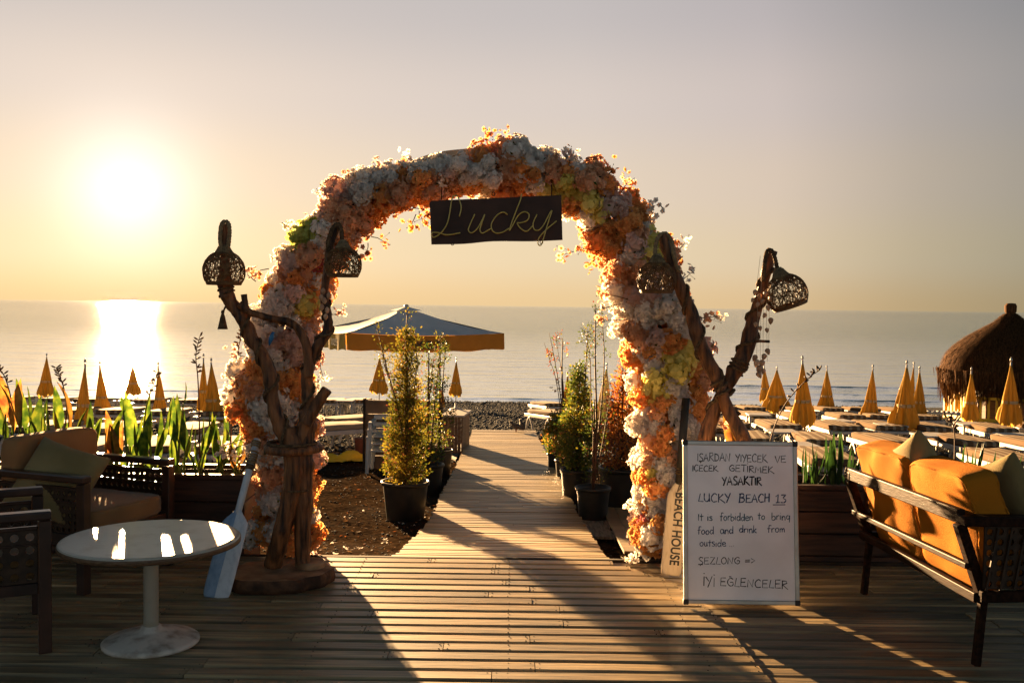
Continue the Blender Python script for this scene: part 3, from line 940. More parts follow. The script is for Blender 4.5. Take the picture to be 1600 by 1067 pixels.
def cluster(kind, squash):
    hyd = kind in ('yellow', 'lime')
    n = 66 if hyd else 74
    rc = .078 if hyd else .068
    d = rng.normal(size=(n, 3)); d /= np.linalg.norm(d, axis=1)[:, None]
    pos = d * rc * (0.72 + .38 * rng.random(n))[:, None] * np.array(squash)
    dirs = d + rng.normal(size=(n, 3)) * .35
    tv, f4, f3 = FL_HY if hyd else FL_SM
    s = (.021 if hyd else .0175) * (0.75 + .5 * rng.random(n))
    Rm = aim_mats(dirs)
    V1, A4 = scatter(tv, f4, pos, Rm, s); _, A3 = scatter(tv, f3, pos, Rm, s)
    m = 5
    d2 = rng.normal(size=(m, 3)); d2 /= np.linalg.norm(d2, axis=1)[:, None]
    V2, B4 = scatter(LEAFQ[0], LEAFQ[1], d2 * rc * .7, aim_mats(d2 + .3), .022 + .02 * rng.random(m))
    B4 = B4 + len(V1)
    # dense heart of the bunch
    cv = ico_v * rc * .78 * np.array(squash) * (0.85 + .3 * rng.random((12, 1)))
    me = np_mesh('blossom_bunch', np.concatenate([V1, V2, cv]), [(A4, 0), (A3, 0), (B4, 1), (ico_f + len(V1) + len(V2), 0)], [PET[kind], M['leaf_green']])
    return me


CL = {k: [cluster(k, (random.uniform(.9, 1.25), random.uniform(.85, 1.1), random.uniform(.9, 1.2))) for _ in range(4)] for k in PET}

ANCH = [(440, 860, 'orange'), (395, 800, 'orange'), (430, 790, 'white'), (400, 840, 'orange'), (415, 740, 'peach'), (440, 740, 'pink'), (490, 760, 'orange'), (492, 780, 'orange'),
        (490, 830, 'orange'), (497, 845, 'orange'), (495, 800, 'white'), (486, 870, 'blush'), (385, 640, 'orange'), (370, 660, 'orange'), (395, 670, 'orange'), (360, 610, 'white'), (370, 570, 'white'), (400, 600, 'orange'), (380, 590, 'peach'),
        (420, 640, 'white'), (440, 560, 'white'), (430, 520, 'white'), (450, 600, 'orange'), (465, 560, 'blush'), (465, 620, 'orange'), (498, 600, 'white'), (375, 695, 'white'), (350, 705, 'white'),
        (410, 720, 'white'), (440, 640, 'white'), (470, 650, 'blush'), (465, 478, 'yellow'), (452, 490, 'yellow'), (425, 430, 'orange'), (415, 450, 'orange'), (440, 470, 'white'), (432, 445, 'white'), (470, 440, 'peach'),
        (500, 440, 'orange'), (520, 460, 'peach'), (460, 405, 'blush'), (490, 410, 'pink'), (475, 378, 'lime'), (485, 365, 'lime'), (448, 385, 'white'), (540, 350, 'peach'), (590, 325, 'orange'), (560, 380, 'peach'), (500, 330, 'blush'),
        (490, 350, 'white'), (525, 325, 'peach'), (530, 300, 'blush'), (555, 290, 'white'), (580, 290, 'white'), (600, 268, 'white'), (650, 258, 'white'), (700, 262, 'white'), (620, 300, 'peach'), (680, 288, 'peach'), (650, 285, 'orange'),
        (640, 320, 'peach'), (600, 350, 'orange'), (660, 340, 'orange'), (720, 300, 'orange'), (700, 320, 'orange'), (742, 250, 'lime'), (735, 262, 'white'), (760, 290, 'white'), (770, 225, 'orange'), (765, 212, 'peach'), (800, 232, 'white'),
        (830, 240, 'white'), (850, 248, 'white'), (790, 265, 'peach'), (820, 275, 'orange'), (760, 325, 'orange'), (820, 305, 'orange'), (862, 268, 'peach'), (888, 292, 'yellow'), (880, 300, 'yellow'), (855, 287, 'yellow'), (918, 312, 'yellow'), (930, 325, 'yellow'),
        (895, 250, 'peach'), (900, 270, 'orange'), (950, 280, 'orange'), (940, 270, 'peach'), (990, 310, 'orange'), (960, 335, 'blush'), (1012, 345, 'white'), (1018, 330, 'white'), (930, 365, 'orange'), (980, 390, 'orange'), (960, 365, 'orange'),
        (990, 340, 'orange'), (1012, 382, 'yellow'), (1005, 395, 'yellow'), (960, 425, 'peach'), (975, 410, 'peach'), (945, 465, 'white'), (940, 495, 'peach'), (955, 490, 'white'), (1000, 450, 'blush'), (1000, 480, 'white'), (1040, 480, 'white'), (1070, 455, 'peach'),
        (1070, 500, 'white'), (1105, 492, 'white'), (1020, 530, 'blush'), (1000, 545, 'orange'), (1040, 530, 'orange'), (1062, 555, 'yellow'), (1080, 560, 'yellow'), (1072, 575, 'yellow'), (1090, 580, 'yellow'), (1050, 600, 'white'), (1045, 585, 'white'), (1065, 605, 'white'), (1090, 615, 'orange'), (1105, 630, 'orange'), (1000, 585, 'white'),
        (985, 600, 'white'), (1015, 600, 'orange'), (1020, 635, 'orange'), (1035, 640, 'orange'), (1060, 650, 'white'), (1030, 600, 'yellow'), (1100, 650, 'orange'), (1000, 650, 'white'), (1005, 680, 'white'), (1030, 700, 'orange'), (1010, 720, 'white'), (1045, 720, 'orange'), (1040, 740, 'white'),
        (1000, 740, 'orange'), (1000, 765, 'white'), (1020, 780, 'white'), (1030, 755, 'yellow'), (1012, 812, 'pink'), (1005, 843, 'orange'), (1000, 832, 'orange'), (1025, 830, 'white'), (1022, 805, 'white'), (1000, 870, 'white'), (1015, 880, 'orange'), (1080, 690, 'white'), (1120, 660, 'white')]
AN = np.array([(a, b) for a, b, _ in ANCH], float)


def flower_colour(p):
    a, b = proj(p)
    d = np.hypot(AN[:, 0] - a, AN[:, 1] - b)
    i = int(np.argmin(d))
    if random.random() < .12: return random.choice(['orange', 'peach', 'white', 'orange', 'blush'])
    k = ANCH[i][2]
    if k in ('yellow', 'lime') and d[i] > 17: k = random.choice(['white', 'peach', 'blush', 'orange'])
    if k == 'pink' and d[i] > 10: k = random.choice(['blush', 'peach'])
    if k == 'orange' and random.random() < .14: k = random.choice(['peach', 'peach', 'white'])
    return k


AY = 6.16
APATH = [(447, 872, 40), (446, 820, 46), (448, 770, 42), (445, 720, 42), (435, 670, 50), (430, 610, 55), (436, 550, 54), (452, 495, 48), (470, 440, 44), (496, 394, 40), (521, 358, 38), (550, 326, 40), (595, 303, 36), (645, 290, 34),
         (700, 280, 28), (745, 272, 34), (775, 262, 44), (815, 266, 38), (858, 282, 38), (905, 300, 40), (948, 330, 46), (980, 375, 50), (1003, 420, 50), (1015, 470, 56), (1030, 520, 62), (1042, 570, 56), (1050, 625, 55), (1046, 680, 46), (1030, 735, 36), (1022, 790, 28), (1014, 840, 24), (1010, 872, 24)]
arch = thing('flower_arch', 'tall garden arch covered in orange, peach, white and yellow artificial blossoms', 'flower arch', (-0.2, AY, 0))
ap = spline([(a, b, w) for a, b, w in APATH], 8)
hoop = [P(a, b, AY + .14) for a, b, _ in ap]
hoop[0].z = 0.0; hoop[-1].z = 0.0
mb = MB()
for dy in (-.10, .16):
    mb.tube([h + Vector((0, dy, 0)) for h in hoop], .013, 6)
for i in range(4, len(hoop) - 3, 9):
    mb.tube([hoop[i] + Vector((0, -.10, 0)), hoop[i] + Vector((0, .16, 0))], .009, 5)
mb.build('frame', M['metal_dark'], arch, True)

cand = []
for i, (a, b, w) in enumerate(ap[:-1]):
    c = P(a, b, AY + .12); rr = w / F * AY
    seg = (hoop[min(i + 1, len(hoop) - 1)] - hoop[i]); seg.y = 0
    t_ = seg.normalized(); nn = Vector((t_.z, 0, -t_.x))
    npt = max(2, int(rr * seg.length * 1900 / (.052)))
    for _ in range(int(seg.length * 420)):
        ph = random.uniform(-math.pi, math.pi)
        ry = .20 if 250 < b < 1000 else .2
        rad = random.uniform(.72, 1.05) if random.random() < .86 else random.uniform(1.05, 1.35)
        # uneven outline: bulges along the arch
        bul = 1 + .32 * mnoise.noise(Vector((a * .02, b * .02, math.cos(ph) * 1.5)))
        off = nn * math.cos(ph) * (rr - .045) * rad * bul + Vector((0, -1, 0)) * math.sin(ph) * ry * rad
        p = c + off + t_ * random.uniform(-.03, .03)
        if p.z < .06: continue
        cand.append((p, math.sin(ph)))
random.shuffle(cand)
# spacing filter
kept = []
for p, s in cand:
    if all((p - q).length > .062 for q, _ in kept): kept.append((p, s))
front = sorted(kept, key=lambda k: k[0].y)
parts_, rest = front[:262], front[262:]
print('blossom bunches', len(parts_), len(rest))
for p, s in parts_:
    k = flower_colour(p)
    sc = random.uniform(.62, 1.18)
    link('blossom_bunch', random.choice(CL[k]), arch, Matrix.Translation(p) @ Matrix(rotmats(1)[0].tolist()).to_4x4() @ Matrix.Scale(sc, 4))
# the bunches on the far side, joined
PK = list(PET)
Vs = []; G4 = []; off = 0
for p, s in rest:
    k = flower_colour(p)
    if k in ('yellow', 'lime') and random.random() < .5: k = 'orange'
    me = random.choice(CL[k]); nv = len(me.vertices)
    v = np.empty(nv * 3, np.float32); me.vertices.foreach_get('co', v); v = v.reshape(-1, 3) @ rotmats(1)[0].T * random.uniform(.85, 1.15) + np.array(p)
    Vs.append(v)
    for pl in me.polygons:
        ids = tuple(off + q for q in pl.vertices)
        G4.append((ids, PK.index(k) if pl.material_index == 0 else len(PK)))
    off += nv
g3 = [(i, m) for i, m in G4 if len(i) == 3]; g4 = [(i, m) for i, m in G4 if len(i) == 4]
base = np.array(wloc(arch))
me = np_mesh('blossom_mass', np.concatenate(Vs) - base, [(np.array([i for i, _ in g4]), np.array([m for _, m in g4])), (np.array([i for i, _ in g3]), np.array([m for _, m in g3]))],
             [PET[k] for k in PK] + [M['leaf_green']])
o = link('blossom_mass', me, arch); tag(o, kind='stuff')


def sprig(root, tip, kind, n=7, sp=.03):
    """thin twig with a few loose blossoms at its end"""
    d = (tip - root)
    mb = MB(); mid = root + d * .5 + Vector((random.gauss(0, .012), 0, random.gauss(0, .012)))
    mb.tube([root, mid, tip], [.003, .0025, .0015], 4)
    for q in range(3):
        e = tip + Vector((random.gauss(0, .025), random.gauss(0, .02), random.gauss(0, .025)))
        mb.tube([mid + (tip - mid) * random.random(), e], [.0014, .001], 3)
        mb.lathe([(.001, -.004), (.0035, 0), (.001, .004)], e, seg=5)
    nv0 = len(mb.v)
    pos = np.array([tuple(tip + Vector((random.gauss(0, sp), random.gauss(0, sp * .7), random.gauss(0, sp)))) for _ in range(n)])
    tv, f4, f3 = FL_SM
    Rm = rotmats(n); s = .016 * (0.8 + .5 * rng.random(n))
    V1, A4 = scatter(tv, f4, pos, Rm, s); _, A3 = scatter(tv, f3, pos, Rm, s)
    base = np.array(wloc(arch))
    V = np.concatenate([np.array([tuple(v) for v in mb.v]), V1]) - base
    q4 = [f for f in mb.f if len(f) == 4]; q3 = [f for f in mb.f if len(f) == 3]
    groups = [(np.array(q4), 1), (A4 + nv0, 0), (A3 + nv0, 0)] + ([(np.array(q3), 1)] if q3 else [])
    link('blossom_sprig', np_mesh('blossom_sprig', V, groups, [PET[kind], M['stem']]), arch)


SPR = [((560, 300), (545, 268), 'peach'), ((520, 320), (508, 300), 'blush'), ((500, 330), (502, 305), 'white'), ((460, 370), (448, 352), 'white'), ((420, 420), (398, 432), 'peach'), ((400, 440), (388, 420), 'blush'),
       ((640, 260), (632, 248), 'white'), ((600, 275), (590, 258), 'blush'), ((880, 260), (885, 240), 'blush'), ((890, 255), (893, 246), 'white'), ((950, 280), (958, 264), 'orange'), ((970, 290), (980, 285), 'peach'),
       ((1010, 325), (1022, 322), 'white'), ((1040, 410), (1070, 380), 'white'), ((1060, 440), (1078, 428), 'white'), ((1080, 500), (1125, 494), 'white'), ((1085, 490), (1108, 500), 'peach'), ((955, 395), (908, 388), 'peach'), ((945, 380), (880, 398), 'peach'), ((940, 400), (915, 372), 'peach'), ((945, 395), (925, 408), 'orange'),
       ((985, 480), (945, 482), 'white'), ((980, 500), (938, 500), 'peach'), ((990, 470), (940, 458), 'peach'), ((580, 370), (600, 378), 'orange'), ((575, 380), (572, 398), 'peach'), ((655, 330), (662, 345), 'orange'), ((650, 335), (640, 352), 'orange'), ((645, 325), (672, 335), 'peach'),
       ((395, 560), (362, 552), 'blush'), ((390, 600), (352, 612), 'white'), ((395, 570), (356, 590), 'white'), ((500, 560), (505, 590), 'white'), ((510, 480), (530, 488), 'blush'), ((400, 640), (362, 640), 'white'), ((395, 680), (352, 695), 'white'), ((395, 690), (340, 712), 'white'), ((400, 690), (370, 710), 'white'),
       ((735, 310), (735, 325), 'white'), ((735, 315), (733, 335), 'blush'), ((770, 215), (765, 206), 'orange'), ((775, 215), (782, 212), 'peach'), ((1000, 700), (988, 720), 'white'), ((1005, 780), (990, 785), 'white'), ((1005, 850), (992, 842), 'orange'), ((1010, 860), (985, 876), 'white'), ((1005, 750), (1035, 755), 'white'),
       ((1090, 640), (1140, 650), 'white'), ((1090, 650), (1130, 665), 'peach'), ((1080, 680), (1118, 640), 'white'), ((490, 760), (500, 755), 'orange'), ((490, 835), (498, 828), 'orange'), ((485, 860), (494, 862), 'blush'), ((460, 520), (405, 500), 'white')]
for (r0, t0, k) in SPR:
    dd = AY + random.uniform(-.08, .12)
    sprig(P(*r0, dd), P(*t0, dd + random.uniform(-.05, .05)), k, n=random.randint(9, 15), sp=.024)

# curved painted boards on top of the arch
mb = MB()
top = [Vector(q) for q in spline([P(a, b, AY + .30) for a, b in ((600, 276), (640, 258), (680, 244), (720, 238), (770, 236), (830, 243))], 5)]
vs = []; fs = []
for q in top:
    for dy, dz in ((-.12, 0), (.12, 0), (.12, -.036), (-.12, -.036)): vs.append(q + Vector((0, dy, dz)))
n = len(top)
for i in range(n - 1):
    for k in range(4): a = i * 4 + k; b = i * 4 + (k + 1) % 4; fs.append((a, b, b + 4, a + 4))
fs += [(0, 1, 2, 3), ((n - 1) * 4 + 3, (n - 1) * 4 + 2, (n - 1) * 4 + 1, (n - 1) * 4)]
mb.add(vs, fs); mb.build('top_board', M['cream_board'], arch)
mb = MB(); mb.bar(P(668, 262, AY + .28), P(752, 248, AY + .28), .03, .05); mb.build('teal_board', M['teal_board'], arch)
# small bright blue decorative bird among the blossoms
mb = MB(); c = P(424, 528, AY - .17)
mb.tube([c + Vector((-.012, 0, -.045)), c + Vector((-.006, 0, -.02)), c, c + Vector((.006, 0, .02)), c + Vector((.01, 0, .032)), c + Vector((.022, 0, .034))], [.004, .012, .016, .011, .009, .001], 7)
o = mb.build('toy_bird', M['blue_toy'], None, True); tag(o, 'tiny bright blue toy bird tucked in the blossoms of the left arch leg', 'ornament')

# ------------------------------------------------------------------ sign
SY = 5.94
sg = thing('hanging_sign', 'dark wooden board with thin neon-tube script hanging under the arch top', 'sign', P(776, 346, SY))
c4 = [P(671, 314, SY), P(877, 305, SY), P(879, 376, SY), P(674, 382, SY)]
mb = MB()
bot = [Vector(q) for q in spline([P(674, 382, SY), P(725, 381, SY + .0), P(770, 377, SY), P(830, 377, SY), P(879, 375, SY)], 4)]
topl = [c4[0].lerp(c4[1], i / (len(bot) - 1)) for i in range(len(bot))]
n = len(bot); vs = []
for i in range(n):
    vs += [topl[i], bot[i], bot[i] + Vector((0, .02, 0)), topl[i] + Vector((0, .02, 0))]
fs = []
for i in range(n - 1):
    for k in range(4): a = i * 4 + k; b = i * 4 + (k + 1) % 4; fs.append((a, b, b + 4, a + 4))
fs += [(3, 2, 1, 0), ((n - 1) * 4, (n - 1) * 4 + 1, (n - 1) * 4 + 2, (n - 1) * 4 + 3)]
mb.add(vs, fs); mb.build('board', M['sign'], sg)


def c4p(X, Y): return (440 + X / 4.447, 180 + Y / 4.447)
def c5p(X, Y): return (740 + X / 4.447, 180 + Y / 4.447)


LET = [[c4p(*q) for q in ((1235, 705), (1248, 640), (1228, 575), (1203, 558), (1182, 590), (1168, 680), (1150, 755), (1110, 815), (1062, 848), (1042, 836), (1050, 816), (1095, 818), (1150, 832), (1242, 818))],
       [c4p(*q) for q in ((1342, 688), (1312, 755), (1298, 798), (1320, 818), (1360, 788), (1395, 725), (1412, 690))] + [c5p(*q) for q in ((50, 770), (45, 805), (62, 820), (90, 806), (125, 785))],
       [c5p(*q) for q in ((236, 692), (205, 674), (160, 698), (124, 755), (130, 800), (160, 820), (205, 812), (246, 786))],
       [c5p(*q) for q in ((334, 545), (325, 590), (290, 680), (262, 755), (248, 802), (268, 772), (310, 698), (352, 672), (385, 690), (374, 730), (330, 748), (303, 752), (330, 790), (370, 806), (410, 770))],
       [c5p(*q) for q in ((440, 690), (414, 750), (420, 792), (450, 800), (485, 765), (530, 680), (545, 662))],
       [c5p(*q) for q in ((545, 665), (512, 765), (484, 862), (466, 905), (447, 892), (456, 850), (500, 800), (577, 735))]]
for st in LET:
    cur = [P(a, b, SY - .018) for a, b in spline(st, 5)]
    mb = MB(); mb.tube(cur, .0042, 6); mb.build('neon_tube', M['neon'], sg, True)
for hx, hy in ((707, 380), (771, 303), (846, 378)):
    c = P(hx, hy, SY); mb = MB()
    mb.tube([c + Vector((.009 * math.cos(a), 0, .011 * math.sin(a) - .002)) for a in np.linspace(0, 6.28, 10)], .0025, 4, caps=False)
    mb.build('hook', M['metal_dark'], sg, True)
for hx in (690, 862):
    a = P(hx, 312, SY + .01); mb = MB(); mb.tube([a, P(hx, 285, AY)], .003, 4); mb.build('wire', M['metal_dark'], sg)


# ------------------------------------------------------------------ driftwood lamp stands
def branch(mb, pts, d, gn=.12, seg=18, n=10, seed=0, dy=None):
    """pts (px,py,radius px[,depth])"""
    w = []
    for q in pts:
        dd = q[3] if len(q) > 3 else d
        v = P(q[0], q[1], dd); w.append((v.x, v.y, v.z, q[2] * .88 / F * dd))
    c = spline(w, n); P0 = [Vector(q[:3]) for q in c]; rad = [float(q[3]) for q in c]
    kr = random.Random(seed); knots = [(kr.uniform(0, len(P0)), kr.uniform(0, 6.28), kr.uniform(.15, .38)) for _ in range(max(2, len(P0) // 12))]
    vb = len(mb.v); mb.tube(P0, rad, seg)
    # knots and grooves
    for i, ctr in enumerate(P0):
        for k in range(seg):
            v = mb.v[vb + i * seg + k]
            dv = v - ctr
            a = 2 * math.pi * k / seg
            g = mnoise.noise(Vector((math.cos(a) * 1.3 + seed, math.sin(a) * 1.3, i * .22))) * gn * 1.2 + mnoise.noise(Vector((math.cos(a) * 3.4 + seed, math.sin(a) * 3.4, i * .12))) * gn
            g += gn * .9 * (abs(mnoise.noise(Vector((math.cos(a) * 2.2 + seed, math.sin(a) * 2.2, i * .05)))) - .25)     # long ridges
            g += gn * .5 * mnoise.noise(Vector((seed, i * .35, 2)))
            for (ki, ka, kh) in knots:
                g += kh * math.exp(-((i - ki) / 2.2) ** 2 - (math.sin((a - ka) / 2) / .33) ** 2)
            mb.v[vb + i * seg + k] = ctr + dv * (1 + g * .9 - .04)
    return P0, rad


def rope_wrap(mb, line, rad, i0, i1, turns, r, lift=.7):
    """rope spiralling round part of a branch"""
    pts = []
    n = int(turns * 9) + 1
    for k in range(n):
        f = k / (n - 1) * (i1 - i0) + i0; i = min(int(f), len(line) - 2); s = f - i
        c = line[i].lerp(line[i + 1], s); t = (line[i + 1] - line[i]).normalized()
        u = t.cross(Vector((0, 1, 0))).normalized(); w = t.cross(u)
        a = 2 * math.pi * turns * k / (n - 1)
        rr = rad[i] + r * lift
        pts.append(c + (u * math.cos(a) + w * math.sin(a)) * rr)
    mb.tube(pts, r, 6)
    return pts


def twisted_rope(mb, pts, r, pitch=.045, n=6):
    """two-strand rope along pts"""
    c = [Vector(q) for q in spline(pts, n)]
    ln = 0; L_ = [0]
    for a, b in zip(c, c[1:]): ln += (b - a).length; L_.append(ln)
    # resample
    m = max(6, int(ln / (pitch / 6))); out_ = []
    j = 0
    for k in range(m + 1):
        s = ln * k / m
        while j < len(L_) - 2 and L_[j + 1] < s: j += 1
        t = (s - L_[j]) / max(1e-6, L_[j + 1] - L_[j]); out_.append(c[j].lerp(c[j + 1], t))
    for ph in (0, 2.094, 4.189):
        st = []
        for k, q in enumerate(out_):
            t = (out_[min(k + 1, m)] - out_[max(k - 1, 0)]).normalized()
            u = t.cross(Vector((0.3, 1, 0.1))).normalized(); w = t.cross(u)
            a = 2 * math.pi * (ln * k / m) / pitch + ph
            st.append(q + (u * math.cos(a) + w * math.sin(a)) * r * .5)
        mb.tube(st, r * .56, 5)


DL = 5.62
ds = thing('driftwood_lamp_stand', 'forked driftwood lamp stand on a round log slab left of the path', 'lamp stand', (P(455, 905, DL).x, DL, 0))
# slab
mb = MB(); cx = P(438, 905, DL).x
rf = lambda a, i: 1 + .10 * math.sin(2 * a + 1.0) + .07 * mnoise.noise(Vector((math.cos(a) * 2, math.sin(a) * 2, 3))) * 2 + .02 * math.sin(11 * a)
mb.lathe([(.27, .002), (.275, .03), (.268, .068), (.262, .074)], (cx, DL - .02, 0), seg=44, rfun=rf)
slab = mb.mesh('slab', [M['drift_dark'], M['drift_cut']], False, wloc(ds))
slab.polygons[-1].material_index = 1
slab.polygons.foreach_set('use_smooth', [len(p.vertices) == 4 for p in slab.polygons])
link('slab', slab, ds)
mb = MB(); mb.lathe([(.085, .0), (.09, .025), (.08, .035)], (P(482, 890, DL).x, DL + .05, .075), seg=18); o = mb.build('small_slab', [M['drift_cut']], ds)
mb = MB()
branch(mb, [(425, 884, 15, DL + .02), (434, 850, 16, DL), (446, 810, 17, DL), (455, 770, 18, DL), (460, 735, 19, DL), (458, 700, 19, DL), (452, 668, 17, DL)], DL, .10, seed=1)
mb.build('left_trunk', M['drift'], ds, True)
mb = MB()
branch(mb, [(474, 884, 13, DL + .03), (473, 850, 15, DL + .03), (474, 800, 16, DL + .03), (474, 760, 17, DL + .03), (472, 720, 18, DL + .03), (474, 690, 18, DL + .03), (480, 655, 15, DL + .03)], DL, .10, seed=5)
mb.build('right_trunk', M['drift'], ds, True)
mb = MB()
lb, lr = branch(mb, [(462, 700, 17), (446, 678, 15), (434, 655, 13), (426, 625, 12), (424, 600, 12.5), (418, 572, 12), (404, 546, 11), (393, 530, 12), (386, 512, 12), (375, 493, 12), (362, 474, 12), (354, 458, 13), (352, 440, 12), (351, 410, 9), (351, 380, 8), (350, 350, 7)], DL, .14, seed=9)
mb.build('left_branch', M['drift'], ds, True)
mb = MB()
rb_, rr_ = branch(mb, [(466, 700, 15), (476, 668, 14), (482, 640, 12), (480, 610, 11), (481, 580, 11), (489, 556, 10.5), (500, 536, 10), (511, 518, 9), (513, 500, 8), (509, 480, 8), (507, 455, 7), (511, 425, 7), (514, 395, 7), (520, 372, 6), (528, 354, 5)], DL + .02, .14, seed=14)
mb.build('right_branch', M['drift'], ds, True)
mb = MB()
branch(mb, [(374, 475, 7), (388, 486, 6), (404, 492, 6), (427, 498, 6.5), (450, 503, 7), (466, 514, 7.5), (476, 532, 8), (481, 556, 8), (483, 590, 8)], DL - .03, .12, seed=22)
mb.build('cross_branch', M['drift'], ds, True)
mb = MB()
branch(mb, [(478, 662, 11), (488, 645, 11), (499, 626, 10.5), (511, 608, 10)], DL - .02, .08, seed=31)
mb.build('stub', M['drift'], ds, True)
mb = MB(); branch(mb, [(386, 488, 6), (383, 474, 5.5), (381, 460, 6)], DL - .03, .08, seed=33); mb.build('stub', M['drift'], ds, True)
mb = MB(); cc = P(456, 700, DL + .01)
mb.lathe([(.150, -.024), (.168, -.014), (.170, .010), (.155, .022), (.05, .020)], cc, seg=30, rfun=lambda a, i: 1 + .05 * math.sin(3 * a + .6) + .03 * math.sin(7 * a))
mb.build('shelf_ring', M['drift'], ds, True)
mb = MB(); mb.tube([cc + Vector((.135 * math.cos(a), .135 * math.sin(a), .03)) for a in np.linspace(0, 6.3, 30)], .009, 6, caps=False); mb.build('rope', M['rope'], ds, True)
mb = MB(); mb.tube([P(462, 765, DL) + Vector((.072 * math.cos(a), .06 * math.sin(a), 0)) for a in np.linspace(0, 6.3, 18)], .006, 5, caps=False); mb.build('rope', M['rope'], ds, True)
K_ = 10 / 7


def rope_on(parent, line, rad, i0, i1, turns, r):
    mb = MB(); rope_wrap(mb, line, rad, i0 * K_, i1 * K_, turns, r); mb.build('rope', M['rope'], parent, True)


for q in ((lb, lr, 22, 62, 2.6, .009), (lb, lr, 2, 26, 1.2, .010), (lb, lr, 76, 92, 5, .006), (rb_, rr_, 14, 66, 3.6, .0085)):
    rope_on(ds, *q)
# bent stick under the slab with a rope tassel at left
mb = MB()
twisted_rope(mb, [P(362, 470, DL), P(352, 480, DL), P(349, 488, DL)], .006)
c = P(348, 487, DL)
mb.lathe([(.004, .01), (.011, 0), (.008, -.012), (.014, -.03), (.026, -.085), (.03, -.1)], c, seg=12, rfun=lambda a, i: 1 + .08 * math.sin(6 * a))
mb.build('tassel', M['rope'], ds, True)
mb = MB()
shells_ = thing('shell_garland', 'string of small pale shells on the inner driftwood branch below the dark lamp', 'shell string', P(507, 475, DL))
for k, (a, b) in enumerate([(505, 455), (507, 470), (511, 485), (502, 465), (514, 462), (509, 495), (503, 480)]):
    c = P(a, b, DL - .05); mb = MB(); mb.lathe([(.002, -.02), (.012, -.008), (.013, .006), (.003, .02)], c, seg=8); mb.build('shell', M['shell'], shells_, True)


# wicker shade: dome of random strands with an open bottom
def shade_mesh():
    mb = MB(); r = .118; zc = 0
    for k in range(120):
        # great-ish circles pushed off centre
        ax = Vector((random.gauss(0, 1), random.gauss(0, 1), random.gauss(0, .75))).normalized()
        u = ax.orthogonal().normalized(); w = ax.cross(u)
        off = random.uniform(-.55, .55); rr = r * math.sqrt(1 - off * off); a0 = random.uniform(0, 6.28); al = random.uniform(2.2, 5)
        pts = []
        for j in range(17):
            a = a0 + al * j / 16
            p = ax * off * r + (u * math.cos(a) + w * math.sin(a)) * rr * random.uniform(.985, 1.015)
            if p.z < -.068:
                if len(pts) > 2: mb.tube(pts, .0021, 3, caps=False)
                pts = []; continue
            pts.append(p)
        if len(pts) > 2: mb.tube(pts, .0021, 3, caps=False)
    me1 = mb.mesh('strands', M['wicker'])
    mb = MB()
    for z_, rr in ((-.068, .0965), (-.074, .094), (-.062, .0995)):
        mb.tube([Vector((rr * math.cos(a), rr * math.sin(a), z_)) for a in np.linspace(0, 2 * math.pi, 33)], .0045, 5, caps=False)
    me2 = mb.mesh('rim', M['wicker'], True)
    mb = MB()
    mb.lathe([(.048, .098), (.044, .115), (.028, .128), (.022, .145), (.020, .16)], seg=20, rfun=lambda a, i: 1 + .06 * math.sin(9 * a + i))
    for k in range(26):
        a = k / 26 * 6.283; mb.tube([Vector((.024 * math.cos(a), .024 * math.sin(a), .15)), Vector((.04 * math.cos(a), .04 * math.sin(a), .12)), Vector((.058 * math.cos(a), .058 * math.sin(a), .095 + random.uniform(-.008, .004)))], .0035, 4)
    me3 = mb.mesh('cap', M['rope_light'], True)
    return me1, me2, me3


SH = shade_mesh()
CORD = []


def lamp(px, py, d, lbl, tilt=(0, 0), rope_pts=(), dark=False, s=1.0):
    c = P(px, py, d)
    t = thing('wicker_lamp', lbl, 'lamp', c, 'wicker lamps hung on the driftwood')
    t.rotation_euler = (tilt[0], tilt[1], 0 if tilt[1] else random.uniform(0, 3))
    for n_, me in zip(('strands', 'rim', 'cap'), SH):
        o = bpy.data.objects.new(n_, me); COL.objects.link(o); o.parent = t; o.scale = (s, s, s)
    if rope_pts:
        mb = MB(); rot = t.rotation_euler.to_matrix()
        twisted_rope(mb, [P(*q) for q in rope_pts], .013, pitch=.05)
        me = mb.mesh('rope', M['rope'] if dark else M['rope_light'], True)
        inv = rot.transposed()
        for v in me.vertices: v.co = inv @ (Vector(v.co) - c)
        o = bpy.data.objects.new('rope', me); COL.objects.link(o); o.parent = t


lamp(350, 424, DL, 'round wicker lamp shade glowing against the sky on the leftmost driftwood tip', rope_pts=[(346, 398, DL - .03), (344, 372, DL - .03), (346, 352, DL - .02), (352, 346, DL), (358, 352, DL - .02), (358, 374, DL - .03), (354, 398, DL - .03)])
lamp(536, 414, DL - .07, 'dark wicker lamp shade hanging in front of the flowers on the left driftwood', s=.88, rope_pts=[(513, 400, DL - .02), (513, 378, DL - .02), (519, 358, DL - .01), (529, 350, DL), (534, 366, DL), (534, 384, DL)], dark=True)
DR = 5.66
lamp(1026, 438, DR - .10, 'round wicker lamp shade on the right arch leg, before the blossoms', s=.93, rope_pts=[(1024, 408, DR - .04), (1024, 388, DR - .04), (1029, 370, DR - .02), (1040, 365, DR), (1049, 376, DR - .02), (1053, 400, DR - .04), (1060, 425, DR - .03)])
lamp(1229, 460, DR - .03, 'tilted wicker lamp shade on the tip of the rightmost driftwood pole', tilt=(0, R(-20)), s=1.0, rope_pts=[(1215, 424, DR - .02), (1211, 404, DR - .02), (1206, 392, DR - .01), (1199, 392, DR), (1195, 410, DR - .02), (1192, 440, DR - .03)], dark=True)

